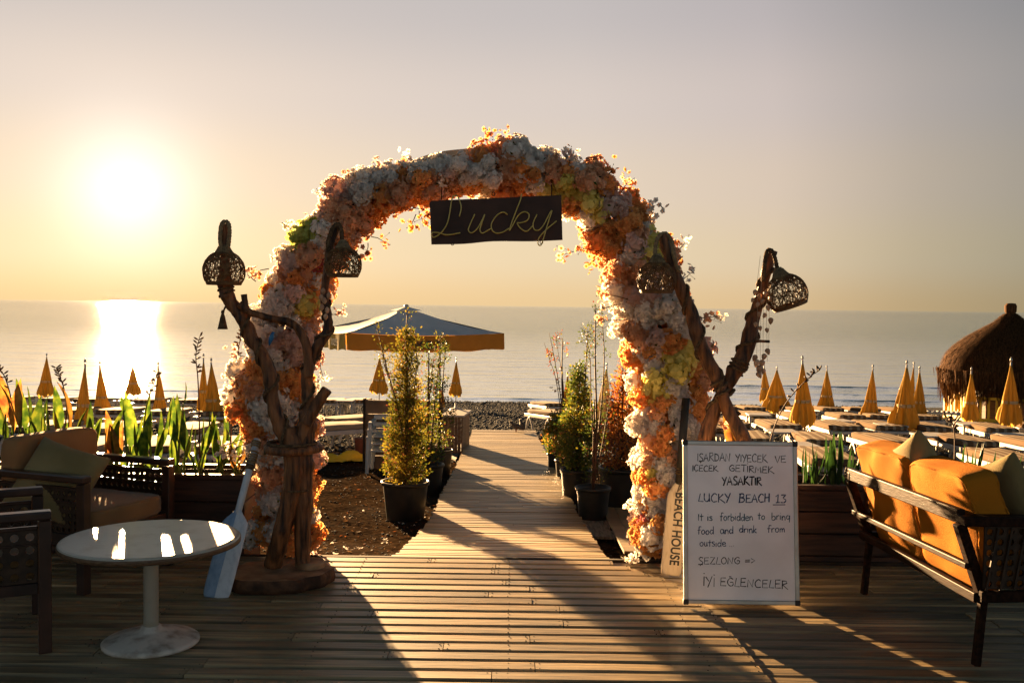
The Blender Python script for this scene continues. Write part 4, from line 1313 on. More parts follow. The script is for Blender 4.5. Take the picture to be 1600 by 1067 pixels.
xs_ = thing('crossed_driftwood_stand', 'two crossed driftwood poles bound with rope behind the whiteboard', 'lamp stand', (P(1136, 600, DR).x, DR, 0))
mb = MB()
b1, r1 = branch(mb, [(1036, 366, 8), (1040, 385, 9), (1049, 410, 10), (1065, 456, 11), (1082, 490, 12), (1090, 528, 13), (1107, 566, 12), (1125, 604, 11.5), (1139, 642, 12), (1163, 688, 14), (1185, 760, 14), (1205, 880, 14, DR + .1)], DR, .13, seed=41)
mb.build('pole', M['drift'], xs_, True)
mb = MB()
b2, r2 = branch(mb, [(1208, 392, 8), (1199, 422, 8), (1188, 462, 9), (1177, 500, 12), (1168, 540, 14), (1153, 572, 14), (1136, 603, 12), (1119, 637, 12), (1104, 677, 13), (1090, 740, 14), (1080, 860, 14, DR + .25)], DR + .06, .13, seed=47)
mb.build('pole', M['drift'], xs_, True)
for q in ((b1, r1, 20, 58, 3.0, .010), (b2, r2, 6, 36, 3.2, .010), (b2, r2, 33, 37, 3, .007), (b1, r1, 47, 51, 2.5, .009), (b2, r2, 42, 62, 1.4, .011)):
    rope_on(xs_, *q)

# shell wind chime
wc = thing('shell_wind_chime', 'shell wind chime hanging from the right driftwood pole', 'wind chime', P(1190, 440, DR - .05))
mb = MB()
tw = P(1190, 534, DR - .06); mb.tube([tw + Vector((-.045, 0, 0)), tw + Vector((-.01, 0, .004)), tw + Vector((.045, 0, .002))], .009, 6)
mb.build('driftwood_bar', M['drift'], wc, True)
mb = MB()
for a, b, c_, d_ in ((1184, 455, 1182, 580), (1188, 450, 1188, 575), (1193, 450, 1192, 590), (1197, 452, 1199, 565), (1190, 425, 1190, 455), (1188, 400, 1182, 452), (1202, 480, 1201, 555)):
    mb = MB(); mb.tube([P(a, b, DR - .06), P(c_, d_, DR - .06)], .0011, 3); mb.build('string', M['string'], wc)
SHm = []
for k in range(3):
    mb = MB(); mb.lathe([(.001, -.022), (.009, -.012), (.013, 0), (.010, .008), (.002, .012)], seg=8, rfun=lambda a, i: 1 + .12 * math.sin(5 * a)); SHm.append(mb.mesh('shell', M['shell'], True))
for (a, b, s) in [(1180, 456, 1.1), (1187, 462, 1), (1196, 458, 1), (1204, 466, 1), (1176, 468, .8), (1184, 475, .9), (1192, 470, 1), (1200, 480, 1.1), (1186, 490, .9), (1195, 492, 1), (1204, 500, 1.2), (1188, 512, .9), (1198, 515, .9), (1181, 506, .9), (1180, 558, 1.2), (1183, 566, 1.4), (1187, 575, 1.5), (1191, 566, 1.3), (1194, 556, 1.2), (1199, 548, 1.2), (1186, 584, 1.3), (1193, 579, 1.0)]:
    link('shell', random.choice(SHm), wc, Matrix.Translation(P(a, b, DR - .06 + random.gauss(0, .015))) @ Matrix.Rotation(random.uniform(-.6, .6), 4, 'Y') @ Matrix.Rotation(random.uniform(0, 3), 4, 'Z') @ Matrix.Scale(s, 4))

# ------------------------------------------------------------------ whiteboard
BY0, BY1 = 5.25, 5.37
wb = thing('whiteboard', 'whiteboard with handwritten rules leaning against the crossed driftwood poles', 'whiteboard', (1.225, BY0, 0))
BL_, BR_ = P(1068, 951, BY0), P(1249, 955, BY0)
TL_, TR_ = P(1072, 688, BY1), P(1244, 694, BY1)
BL_.z = .012; BR_.z = .012
ex = (BR_ - BL_).normalized(); ez = (TL_ - BL_); ez = (ez - ex * ez.dot(ex)).normalized(); en = ex.cross(ez)  # +y-ish
if en.y > 0: en = -en   # towards the camera
W_B = (BR_ - BL_).length; H_B = (TL_ - BL_).length
MBd = Matrix((ex, -en, ez)).transposed()


def bp(u, v, k=0.0): return BL_ + ex * u + ez * v + en * k


mb = MB(); mb.box(bp(W_B / 2, H_B / 2), (W_B - .03, .012, H_B - .03), MBd); mb.build('panel', M['whiteboard'], wb)
fw = .024
for (u, v, su, sv) in ((W_B / 2, fw / 2, W_B - 2 * fw, fw), (W_B / 2, H_B - fw / 2, W_B - 2 * fw, fw), (fw / 2, H_B / 2, fw, H_B - 2 * fw), (W_B - fw / 2, H_B / 2, fw, H_B - 2 * fw)):
    mb = MB(); mb.box(bp(u, v), (su, .024, sv), MBd); mb.build('frame', M['alu'], wb, bevel=.004, seg=2)
for u in (fw / 2, W_B - fw / 2):
    for v in (fw / 2, H_B - fw / 2):
        mb = MB(); mb.box(bp(u, v), (fw + .006, .029, fw + .006), MBd); mb.build('corner', M['black'], wb, bevel=.006, seg=2)

GL = {
    'A': ([[(0, 0), (.32, 1), (.62, 0)], [(.1, .38), (.55, .42)]], .72), 'B': ([[(.02, 0), (.12, 1)], [(.0, .95), (.4, .98), (.52, .78), (.4, .58), (.08, .52)], [(.08, .52), (.48, .46), (.56, .22), (.4, .04), (-.08, -.04)]], .7),
    'C': ([[(.58, .82), (.36, .98), (.1, .7), (.05, .35), (.22, .04), (.6, .1)]], .68), 'D': ([[(.08, 1), (.08, 0)], [(.02, .98), (.45, .8), (.58, .4), (.4, .08), (.0, 0)]], .7),
    'E': ([[(.55, .97), (.1, .95), (.06, .02), (.58, .04)], [(.08, .5), (.48, .53)]], .66), 'G': ([[(.58, .85), (.35, 1), (.08, .65), (.08, .3), (.3, .02), (.56, .12), (.56, .48), (.3, .46)]], .7),
    'H': ([[(.08, 1), (.04, 0)], [(.52, 1), (.5, 0)], [(.06, .5), (.5, .54)]], .68), 'I': ([[(.12, .95), (.1, 0)]], .26), 'K': ([[(.08, 1), (.06, 0)], [(.52, .95), (.08, .45), (.35, .25), (.72, -.08)]], .66),
    'L': ([[(.2, 1), (.04, .05), (.5, .04)]], .55), 'M': ([[(.02, 0), (.12, .95), (.35, .4), (.6, .95), (.68, 0)]], .8), 'N': ([[(.04, 0), (.1, .95), (.5, .05), (.6, 1)]], .72),
    'O': ([[(.3, .98), (.06, .65), (.12, .15), (.35, .02), (.58, .35), (.5, .85), (.3, .98)]], .7), 'R': ([[(.06, 0), (.1, .97)], [(.04, .95), (.45, .95), (.52, .7), (.1, .5)], [(.1, .5), (.62, -.04)]], .68),
    'S': ([[(.52, .9), (.28, 1), (.08, .78), (.28, .52), (.5, .3), (.35, .04), (.02, .06)]], .6), 'T': ([[(0, .97), (.62, 1)], [(.32, .98), (.28, 0)]], .62), 'U': ([[(.05, 1), (.04, .3), (.25, .0), (.5, .25), (.52, 1)], [(.52, .5), (.56, 0)]], .68),
    'V': ([[(0, .95), (.26, 0), (.56, .98)]], .62), 'Y': ([[(0, .95), (.28, .5)], [(.56, 1), (.18, -.08)]], .62), 'Z': ([[(.04, .92), (.52, .95), (.04, .04), (.56, .05)]], .64),
    '1': ([[(.0, .72), (.25, 1), (.2, 0)], [(.02, 0), (.42, .02)]], .5), '3': ([[(.05, .92), (.48, .95), (.24, .58), (.52, .35), (.36, .04), (.0, .05)]], .6),
    '=': ([[(.02, .62), (.5, .64)], [(.0, .32), (.48, .34)]], .6), '>': ([[(.0, .85), (.4, .48), (.02, .08)]], .5), '.': ([[(.08, .05), (.12, .04)]], .22), ' ': ([], .42),
    'a': ([[(.42, .55), (.15, .62), (.04, .3), (.2, .02), (.42, .3), (.42, .6), (.48, 0)]], .56), 'b': ([[(.06, 1.1), (.06, .05), (.35, .05), (.45, .35), (.25, .58), (.06, .4)]], .54),
    'd': ([[(.42, .5), (.18, .6), (.04, .3), (.2, .02), (.42, .3)], [(.45, 1.1), (.44, 0)]], .56), 'e': ([[(.05, .32), (.42, .38), (.3, .62), (.08, .5), (.08, .15), (.25, 0), (.48, .1)]], .54),
    'f': ([[(.45, 1.0), (.25, 1.05), (.18, .8), (.14, -.05)], [(0, .55), (.36, .58)]], .44), 'g': ([[(.4, .5), (.18, .6), (.05, .32), (.2, .08), (.4, .3)], [(.42, .6), (.4, -.3)]], .52),
    'i': ([[(.08, .6), (.08, 0)], [(.09, .88), (.11, .9)]], .24), 'k': ([[(.08, 1.1), (.06, 0)], [(.4, .6), (.08, .3), (.42, .0)]], .5), 'm': ([[(.04, .6), (.05, 0)], [(.05, .4), (.2, .6), (.28, .4), (.28, 0)], [(.28, .4), (.45, .6), (.52, .4), (.54, 0)]], .64),
    'n': ([[(.05, .6), (.06, 0)], [(.06, .4), (.25, .6), (.38, .4), (.4, 0)]], .5), 'o': ([[(.25, .6), (.06, .4), (.12, .08), (.3, .02), (.44, .3), (.36, .56), (.22, .6)]], .54), 'r': ([[(.06, .6), (.06, 0)], [(.06, .38), (.2, .58), (.36, .56)]], .4),
    's': ([[(.36, .56), (.14, .6), (.08, .42), (.34, .22), (.26, .02), (.02, .05)]], .44), 't': ([[(.2, 1.0), (.18, 0)], [(0, .62), (.42, .64)]], .44), 'u': ([[(.05, .6), (.08, .1), (.3, .05), (.38, .6)], [(.38, .3), (.42, 0)]], .52),
}
GL['j'] = (GL['I'][0] + [[(.1, 1.22), (.16, 1.26), (.1, 1.3), (.08, 1.24)]], .26)      # capital I with a dot
GL['q'] = (GL['S'][0] + [[(.0, .0), (.5, .02)], [(.22, .02), (.22, -.2)]], .6)         # S with a cedilla
GL['x'] = (GL['G'][0] + [[(.2, 1.18), (.3, 1.13), (.4, 1.2)]], .7)                    # G with a breve
GL['w'] = ([GL['C'][0][0], [(.3, .04), (.26, -.18)]], .68)                              # C with a cedilla


def board_hit(px, py):
    r = ray(px, py); o_ = Vector((0, 0, CAMZ)); pl = bp(0, 0, .0068)
    t = (pl - o_).dot(en) / r.dot(en)
    return o_ + r * t


def write(txt, x0, x1, y0, h, m, r=.0026, y1=None, squ=1.0):
    y1 = y1 if y1 is not None else y0
    tot = sum(GL[c][1] for c in txt) - .08
    k = (x1 - x0) / tot; x = x0; mb = MB()
    rr = random.Random(len(txt) * 7 + int(x0))
    for c in txt:
        st, adv = GL[c]; jy = rr.uniform(-.06, .06) * h; jh = rr.uniform(.92, 1.08)
        for s in st:
            q = []
            for (a, b) in (spline(s, 3) if len(s) > 2 and c in 'BCDGOSUabdefgmnorsu3qwx' else s):
                X = x + a * k; Y = y0 + (y1 - y0) * (X - x0) / (x1 - x0) + jy - b * h * jh
                q.append(board_hit(X, Y))
            mb.tube(q, [r * rr.uniform(.62, 1.25) for _ in q], 6, squash=(en, .22))
        x += adv * k
    mb.build('handwriting', m, wb)


K, B_, T_ = M['ink_black'], M['ink_blue'], M['ink_teal']
write('IqARDAN', 1089, 1141, 720.5, 12.5, K)
write('YIYECEK', 1149, 1198, 721, 12, K, y1=722.5); write('VE', 1211, 1228, 723, 11.5, K)
write('IwECEK', 1081.5, 1121, 736, 9.5, K); write('GETjRMEK', 1139, 1208, 736, 10, K, y1=739)
write('YASAKTIR', 1128, 1190, 757.5, 13.5, K, r=.0042)
write('LUCKY', 1091, 1141, 784, 13.5, B_, r=.0033); write('BEACH', 1155, 1203, 784.5, 13.5, B_, r=.0033); write('13', 1212, 1228, 785, 13.5, B_, r=.0033)
mb = MB(); mb.tube([board_hit(1207.5, 788.4), board_hit(1227, 788.2)], .0026, 6, squash=(en, .22)); mb.build('underline', B_, wb)
write('It is', 1090, 1113, 813.5, 11, T_); write('forbidden', 1125, 1176, 813, 11, T_); write('to', 1184, 1195, 811.5, 11, T_); write('bring', 1205.5, 1234, 812, 11, T_)
write('food', 1090, 1115, 834.5, 11, B_); write('and', 1125, 1145.5, 833.5, 11, B_); write('drink', 1155, 1182, 832, 11, B_); write('from', 1199, 1226, 831, 11, B_)
write('outside', 1093, 1134, 853.5, 11, B_); write('...', 1139, 1147, 853.5, 11, B_)
write('qEZLONG', 1091, 1156, 881, 11, K); write('=>', 1164, 1180, 880, 9, K)
write('jYj', 1098, 1117, 915.5, 15, K); write('ExLENCELER', 1125, 1231, 915, 13.5, K, y1=920)

# ------------------------------------------------------------------ paddles
def text_mesh(txt, size, m, extrude=.0008, sx=1.0, bold=0.0, name='lettering'):
    cu = bpy.data.curves.new('txt', 'FONT'); cu.body = txt; cu.size = size; cu.extrude = extrude; cu.offset = bold
    cu.align_x = 'CENTER'; cu.align_y = 'CENTER'
    cu.space_character = 1.05
    o = bpy.data.objects.new('txt', cu); COL.objects.link(o)
    bpy.context.view_layer.update()
    me = bpy.data.meshes.new_from_object(o.evaluated_get(bpy.context.evaluated_depsgraph_get()))
    bpy.data.objects.remove(o); me.name = name
    for v in me.vertices: v.co.x *= sx
    me.materials.clear(); me.materials.append(m)
    return me


def paddle(bottom, top, bl, bw, hr, mats_, lbl, tip_flat=.5, mid=None, side=(1, 0, 0)):
    """bottom/top world points; bl blade length; bw blade width"""
    t = thing('paddle', lbl, 'paddle', bottom)
    d = (top - bottom); L_ = d.length; d.normalize()
    s = Vector(side); s = (s - d * s.dot(d)).normalized(); n = s.cross(d)
    if n.y > 0: n = -n
    mb = MB(); prof = [(0, .80), (.03, .93), (.08, .985), (.2, 1.0), (.75, 1.0), (.84, .98), (.90, .72), (.95, .42), (1.0, .20)]
    ring = 12; vs = []
    for (f, w) in prof:
        for k in range(ring):
            a = 2 * math.pi * k / ring
            cx_ = math.cos(a); cy_ = math.sin(a)
            ww = bw / 2 * w
            X = ww * (abs(cx_) ** .6) * (1 if cx_ > 0 else -1)
            ridge = .010 + .008 * (1 - min(1, abs(X) / max(ww, 1e-4)))
            vs.append(bottom + d * (f * bl + .006) + s * X + n * cy_ * (ridge if f < .92 else .016))
    fs = []
    m_ = len(prof)
    mis = []
    for i in range(m_ - 1):
        for k in range(ring):
            a = i * ring + k; b = i * ring + (k + 1) % ring; fs.append((a, b, b + ring, a + ring))
    fs += [tuple(range(ring))[::-1], tuple((m_ - 1) * ring + k for k in range(ring))]
    mb.add(vs, fs)
    if len(mats_) > 1:
        for fi, f in enumerate(fs):
            c = sum(((vs[i] - bottom).dot(s) for i in f), 0.0) / len(f)
            mb.mi[fi] = 0 if c < 0 else 1
    mb.build('blade', mats_, t, True, bevel=0)
    mb = MB(); mb.tube([bottom + d * (bl * .96), bottom + d * (bl + (L_ - bl) * .5), bottom + d * L_], [hr * .95, hr, hr], 10)
    mb.build('shaft', mats_[-1], t, True)
    return t, d, s, n


pt, d, s, n = paddle(P(336, 936, 5.30) * 1.0, P(402, 686, 5.74), .50, .155, .020, [M['paddle_blue'], M['paddle_white']], 'pale blue and white wooden paddle leaning beside the round table', side=(1, 0, .1))
bpy.data.objects[pt.name].location.z = pt.location.z
mb = MB(); top_ = P(402, 686, 5.74)
for f in (.02, .035, .05, .09, .11, .125, .14, .155, .168):
    c = top_ - d * f * .9; mb.tube([c + (s * math.cos(a) + n * math.sin(a)) * .024 for a in np.linspace(0, 6.283, 13)], .006, 5, caps=False)
mb.build('rope', M['rope_light'], pt, True)
mb = MB(); mb.tube([top_ - d * .16, top_ - d * .19], [.026, .027], 10); mb.build('band', M['rope'], pt)

pb, pt_ = P(1048, 898, 5.83), P(1072, 622, 6.0)
pb.z = .0
pt2, d, s, n = paddle(pb, pt_, .57, .128, .024, [M['paddle_cream']], 'cream paddle lettered BEACH HOUSE standing between the blossoms and the whiteboard', side=(1, 0, -.08))
bpy.data.objects['shaft.001' if 'shaft.001' in bpy.data.objects else 'shaft'].data.materials[0] = M['metal_dark']
me = text_mesh('BEACH HOUSE', .078, M['black'], sx=.80, bold=.0022)
x_ax = (-d); z_ax = n; y_ax = z_ax.cross(x_ax)
link('lettering', me, pt2, Matrix.Translation(pb + d * .285 + s * .008 + n * .0195) @ Matrix((x_ax, y_ax, z_ax)).transposed().to_4x4())
mb = MB()
c0 = pb + d * .60
mb.tube([c0 + n * .03, c0 - d * .05 + n * .024 + s * .004, c0 - d * .10 + n * .021 - s * .008, c0 - d * .075 + n * .022 + s * .012, c0 - d * .02 + n * .028 + s * .012], .003, 5)
for f in (.61, .625, .64): mb.tube([pb + d * f + (s * math.cos(a) + n * math.sin(a)) * .027 for a in np.linspace(0, 6.283, 13)], .004, 5, caps=False)
mb.build('cord', M['rope'], pt2, True)

# ------------------------------------------------------------------ round table
TX, TY = P(236, 1008, 4.57).x, 4.57
tb = thing('round_table', 'round white metal pedestal table with worn top in the left foreground', 'table', (TX, TY, 0))
mb = MB(); mb.lathe([(.001, .500), (.385, .500), (.398, .497), (.403, .490), (.403, .476)], (TX, TY, 0), seg=72, cap=False)
mb.build('table_top', M['table_white'], tb, False)
TB_EDGE = mat('table_wood_edge', (.05, .028, .014), (.16, .10, .055), rough=.5, scale=30, stretch=(1, 1, 12))
mb = MB(); mb.lathe([(.001, .466), (.396, .466), (.4055, .470), (.4055, .489), (.4035, .4915)], (TX, TY, 0), seg=72, cap=False); mb.build('edge_band', TB_EDGE, tb, True)
mb = MB(); mb.lathe([(.034, .05), (.034, .45), (.07, .466)], (TX, TY, 0), seg=24); mb.build('pedestal', M['table_white'], tb, True)
mb = MB(); mb.lathe([(.195, .001), (.218, .003), (.220, .016), (.205, .026), (.15, .040), (.12, .052), (.075, .060), (.050, .068), (.044, .085)], (TX, TY, 0), seg=48); mb.build('foot', M['stone'], tb, True)


# ------------------------------------------------------------------ cushions
def cushion_mesh(L_, W_, T_, k=7, n=9, puff=.12, wr=.006, seed=0, pointed=False, m=None):
    """soft box, centred; L along x, W along y, T along z"""
    vs = {}; V = []; Fq = []

    def vid(p):
        key = tuple(round(c, 5) for c in p)
        if key not in vs: vs[key] = len(V); V.append(p)
        return vs[key]
    g = [-math.cos(math.pi * i / n) for i in range(n + 1)]
    for ax in range(3):
        for sgn in (-1, 1):
            for i in range(n):
                for j in range(n):
                    q = []
                    for (a, b) in ((i, j), (i + 1, j), (i + 1, j + 1), (i, j + 1)):
                        p = [0, 0, 0]; p[ax] = sgn; p[(ax + 1) % 3] = g[a]; p[(ax + 2) % 3] = g[b]; q.append(vid(tuple(p)))
                    Fq.append(q if sgn > 0 else q[::-1])
    O = []
    for (x, y, z) in V:
        if pointed:
            e = max(0, (1 - abs(x) ** 2.2)) * max(0, (1 - abs(y) ** 2.2))
            zz = z * (e ** .42 * T_ / 2 + .006)
            sh = 1 - .07 * (1 - abs(y) ** 2) * (abs(x) ** 3); sh2 = 1 - .07 * (1 - abs(x) ** 2) * (abs(y) ** 3)
            px_, py_ = x * L_ / 2 * sh, y * W_ / 2 * sh2
        else:
            r_ = (abs(x) ** k + abs(y) ** k + abs(z) ** k) ** (1 / k)
            mx_ = max(abs(x), abs(y), abs(z)); f = mx_ / r_
            x, y, z = x * f, y * f, z * f
            px_, py_ = x * L_ / 2, y * W_ / 2
            zz = z * T_ / 2 * (1 + puff * (1 - x * x) * (1 - y * y) * 2)
        nv = mnoise.noise(Vector((px_ * 7 + seed, py_ * 7, zz * 4))) * wr + mnoise.noise(Vector((px_ * 18 + seed, py_ * 18, 1))) * wr * .5
        O.append((px_ + nv * .5, py_ + nv * .5, zz + nv))
    me = bpy.data.meshes.new('cushion'); me.from_pydata(O, [], Fq)
    me.materials.append(m); me.polygons.foreach_set('use_smooth', [True] * len(Fq)); me.update()
    return me


def piping(L_, W_, T_, k, o_par, wr, seed, puff=.12, m=None):
    """seam cords round the two faces of a cushion, as a sub-part"""
    for zz in (-.84, .84):
        mb = MB(); pts = []
        f = (1 - abs(zz) ** k) ** (1 / k)
        for a in np.linspace(0, 2 * math.pi, 65):
            ca, sa = math.cos(a), math.sin(a)
            r_ = (abs(ca) ** k + abs(sa) ** k) ** (-1 / k) * f
            x, y = ca * r_, sa * r_
            px_, py_ = x * L_ / 2, y * W_ / 2; z_ = zz * T_ / 2 * (1 + puff * (1 - x * x) * (1 - y * y) * 2)
            nv = mnoise.noise(Vector((px_ * 7 + seed, py_ * 7, z_ * 4))) * wr + mnoise.noise(Vector((px_ * 18 + seed, py_ * 18, 1))) * wr * .5
            pts.append(Vector((px_ + nv * .5, py_ + nv * .5, z_ + nv)))
        mb.tube(pts, .0045, 5, caps=False)
        o = bpy.data.objects.new('piping', mb.mesh('piping', m, True)); COL.objects.link(o); o.parent = o_par


def frame_m(o_, x, z):
    x = Vector(x).normalized(); z = Vector(z); z = (z - x * z.dot(x)).normalized(); y = z.cross(x)
    m = Matrix((x, y, z)).transposed().to_4x4(); m.translation = Vector(o_); return m


# cane panel with round holes
def cane_panel(w, h, p=.042, hole=.30, th=.008):
    nx, nz = max(1, round(w / p)), max(1, round(h / p)); V = []; Fq = []
    px_, pz_ = w / nx, h / nz
    for i in range(nx):
        for j in range(nz):
            cx_, cz_ = (i + .5) * px_ - w / 2, (j + .5) * pz_ - h / 2
            b = len(V)
            sq = [(1, 0), (1, 1), (0, 1), (-1, 1), (-1, 0), (-1, -1), (0, -1), (1, -1)]
            for yy in (-th / 2, th / 2):
                for k in range(8):
                    V.append((cx_ + sq[k][0] * px_ / 2, yy, cz_ + sq[k][1] * pz_ / 2))
                for k in range(8):
                    a = k * math.pi / 4; V.append((cx_ + math.cos(a) * p * hole, yy, cz_ + math.sin(a) * p * hole))
            for k in range(8):
                k2 = (k + 1) % 8
                Fq += [(b + k, b + k2, b + 8 + k2, b + 8 + k), (b + 16 + k, b + 24 + k, b + 24 + k2, b + 16 + k2), (b + 8 + k, b + 8 + k2, b + 24 + k2, b + 24 + k)]
            # raised ring round each hole
            b = len(V)
            for k in range(8):
                a = (k + .5) * math.pi / 4
                V += [(cx_ + math.cos(a) * p * (hole + .02), -th / 2 - .003, cz_ + math.sin(a) * p * (hole + .02)), (cx_ + math.cos(a) * p * (hole + .10), -th / 2 - .003, cz_ + math.sin(a) * p * (hole + .10)),
                      (cx_ + math.cos(a) * p * (hole + .06), -th / 2 + .001, cz_ + math.sin(a) * p * (hole + .06))]
            for k in range(8):
                a = b + k * 3; c = b + ((k + 1) % 8) * 3
                Fq += [(a, c, c + 1, a + 1)]
    return np_mesh('cane_panel', np.array(V), [(np.array(Fq), 0)], [M['cane']])


def armchair(near, far, lbl, back_top=.79, seat_fab='fab_seat', back_fab='fab_tan', depth=.74, cane_p=.042, tilt=None):
    """near / far: front top ends of the two arm rails (x, y); the chair faces right"""
    A = Vector((near[0], near[1], 0)); B = Vector((far[0], far[1], 0))
    w = (B - A); Wd = w.length; w.normalize(); fwd = Vector((w.y, -w.x, 0))
    if fwd.x < 0: fwd = -fwd
    cen = (A + B) / 2 - fwd * depth / 2
    t = thing('armchair', lbl, 'armchair', cen, 'cane-sided armchairs at the round table')
    Z = Vector((0, 0, 1)); H = .65
    pc = .055
    for S, nm in ((A, 'near'), (B, 'far')):
        inn = w if nm == 'near' else -w
        S2 = S + inn * pc / 2 - fwd * pc / 2
        bk = S2 - fwd * (depth - pc)
        mb = MB()
        mb.bar(S2 + fwd * (pc / 2) + Z * (H - .02), bk - fwd * (pc / 2) + Z * (H - .02), pc + .012, .04)
        mb.build('arm_rail', M['chair_wood'], t, bevel=.008, seg=2)
        for q in (S2, bk):
            mb = MB(); mb.box(q + Z * ((H - .042) / 2), (pc, pc, H - .044), Matrix((fwd, w, Z)).transposed()); mb.build('leg', M['chair_wood'], t, bevel=.004)
        mb = MB()
        mb.bar(S2 - fwd * pc / 2 + Z * .30, bk + fwd * pc / 2 + Z * .30, .03, .05); mb.bar(S2 - fwd * pc / 2 + Z * (H - .075), bk + fwd * pc / 2 + Z * (H - .075), .022, .016)
        mb.bar(S2 - fwd * pc / 2 + Z * (.5), bk + fwd * pc / 2 + Z * (.5), .014, .010)
        mb.build('side_rail', M['chair_wood'], t, bevel=.003)
        pw = depth - 2 * pc - .002; ph_ = H - .085 - .327
        c = (S2 + bk) / 2 + Z * (.327 + ph_ / 2)
        link('cane_panel', cane_panel(pw, ph_, cane_p), t, frame_m(c, fwd, Z))
    # back
    bkA, bkB = A - fwd * (depth - pc / 2), B - fwd * (depth - pc / 2)
    for (p0, p1, zz, hh) in ((bkA, bkB, H - .03, .05), (bkA, bkB, .30, .05), (A - fwd * .03, B - fwd * .03, .29, .07)):
        mb = MB(); mb.bar(p0 + w * pc + Z * zz, p1 - w * pc + Z * zz, .03, hh); mb.build('cross_rail', M['chair_wood'], t, bevel=.003)
    sw = Wd - 2 * pc - .012; sd = depth - .09
    o = link('seat_cushion', cushion_mesh(sd, sw, .12, k=8, seed=near[0], m=M[seat_fab]), t, frame_m((A + B) / 2 - fwd * (sd / 2 + .005) + Z * .385, fwd, Z)); piping(sd, sw, .12, 8, o, .006, near[0], .12, M[seat_fab])
    bh = back_top - .42
    up = (Z - fwd * .22).normalized()
    link('back_cushion', cushion_mesh(sw + .03, bh, .13, k=8, seed=near[1], m=M[back_fab]), t,
         frame_m((A + B) / 2 - fwd * (depth - .14) + Z * (.43 + bh / 2) , w, fwd))
    return t


armchair((-2.30, 5.28), (-2.04, 5.96), 'cane-sided armchair with tan backrest and brown seat, the farther one from the camera', back_top=.815)
armchair((-2.07, 4.42), (-2.40, 5.03), 'dark cane-sided armchair cut by the left edge, nearest the camera', back_top=.62, cane_p=.062)
pm = cushion_mesh(.44, .44, .16, pointed=True, n=14, seed=3, m=M['fab_olive'])
pc_ = P(88, 752, 5.52)
o = link('throw_pillow', pm, None, frame_m(pc_ + Vector((0, 0, .0)), Vector((.93, -.2, -.25)), Vector((.38, -.86, .38))))
tag(o, 'square olive throw pillow leaning on its corner in the left armchair', 'pillow')

# ------------------------------------------------------------------ orange sofa on the right
R0, R1 = Vector((1.905, 5.50, 0)), Vector((2.02, 4.40, 0))      # rear top rail ends
sf = thing('garden_sofa', 'wooden garden sofa with orange back cushions seen from behind at the right', 'sofa', ((R0 + R1) / 2 + Vector((.4, 0, 0))))
u = (R1 - R0).normalized(); v = Vector((-u.y, u.x, 0))
if v.x < 0: v = -v
Z = Vector((0, 0, 1))


def rail(a, za, b, zb, w, h, name='rail', bv=.005):
    mb = MB(); mb.bar(a + Z * za, b + Z * zb, w, h); return mb.build(name, M['sofa_wood'], sf, bevel=bv, seg=2)


rail(R0 - u * .03, .685, R1 + u * .02, .685, .035, .065, 'back_rail')
rail(R0 - u * .02 + v * .035, .465, R1 + u * .02 + v * .035, .46, .022, .028, 'back_rail')
rail(R0 - u * .02 + v * .085, .34, R1 + u * .02 + v * .085, .315, .03, .045, 'seat_rail')
for S in (R0, R1):
    mb = MB(); top_ = S + v * .0 + Z * .65; bot_ = S + v * .10 + Z * .0
    mb.bar(bot_, S + v * .125 + Z * .31, .034, .036, up=u); mb.bar(S + v * .125 + Z * .305, top_, .045, .05, up=u); mb.build('leg', M['sofa_wood'], sf, bevel=.006, seg=2)
    mb = MB(); mb.bar(S + v * .72, S + v * .72 + Z * .64, .05, .055, up=u); mb.build('leg', M['sofa_wood'], sf, bevel=.006, seg=2)
    if S is R1: S = S + u * .05
    mb = MB(); mb.bar(S - v * .02 + Z * .675, S + v * .86 + Z * .66, .07, .045); mb.build('arm_rail', M['sofa_wood'], sf, bevel=.006, seg=2)
    mb = MB(); mb.bar(S + v * .08 + Z * .33, S + v * .70 + Z * .33, .03, .05); mb.build('side_rail', M['sofa_wood'], sf, bevel=.004)
    link('cane_panel', cane_panel(.60, .28, .05), sf, frame_m(S + v * .39 + Z * .505, v, Z))
    # open weave band under the arm: criss-cross straps
    mb = MB()
    for k in range(9):
        a = S + v * (.10 + k * .066) - u * .0
        mb.bar(a + Z * .36 + u * .012, a + v * .05 + Z * .64 + u * .012, .010, .006, up=u)
    mb.build('weave', M['cane'], sf)
CW = (R1 - R0).length / 2 + .005
for k in range(2):
    c = R0 + u * (CW * (k + .5)) + v * .165
    upv = (Z * 1.0 - v * .12).normalized()
    me = cushion_mesh(CW - .004, .56, .17, k=9, n=14, puff=.05, wr=.016, seed=k * 5 + 2, m=M['fab_orange'])
    o = link('back_cushion', me, sf, frame_m(c + Z * .60, u, v + Z * .25)); piping(CW - .004, .56, .17, 9, o, .016, k * 5 + 2, .05, M['fab_orange'])
for k in range(2):
    c = R0 + u * (CW * (k + .5)) + v * .47
    link('seat_cushion', cushion_mesh(CW - .012, .58, .13, k=8, seed=k + 9, m=M['fab_orange']), sf, frame_m(c + Z * .40, u, Z))
for (px, py, d_, sz, a, lbl) in ((1435, 722, 5.05, .36, .5, 'olive scatter pillow poking up behind the first orange sofa cushion'), (1572, 768, 4.72, .44, .35, 'large olive scatter pillow behind the near orange cushion at the right edge')):
    c = P(px, py, d_)
    o = link('throw_pillow', cushion_mesh(sz, sz, .15, pointed=True, n=12, seed=px, m=M['fab_olive']), None, frame_m(c - Z * .06, u * 1.0 + Z * a, v + Z * .3 ))
    tag(o, lbl, 'pillow')


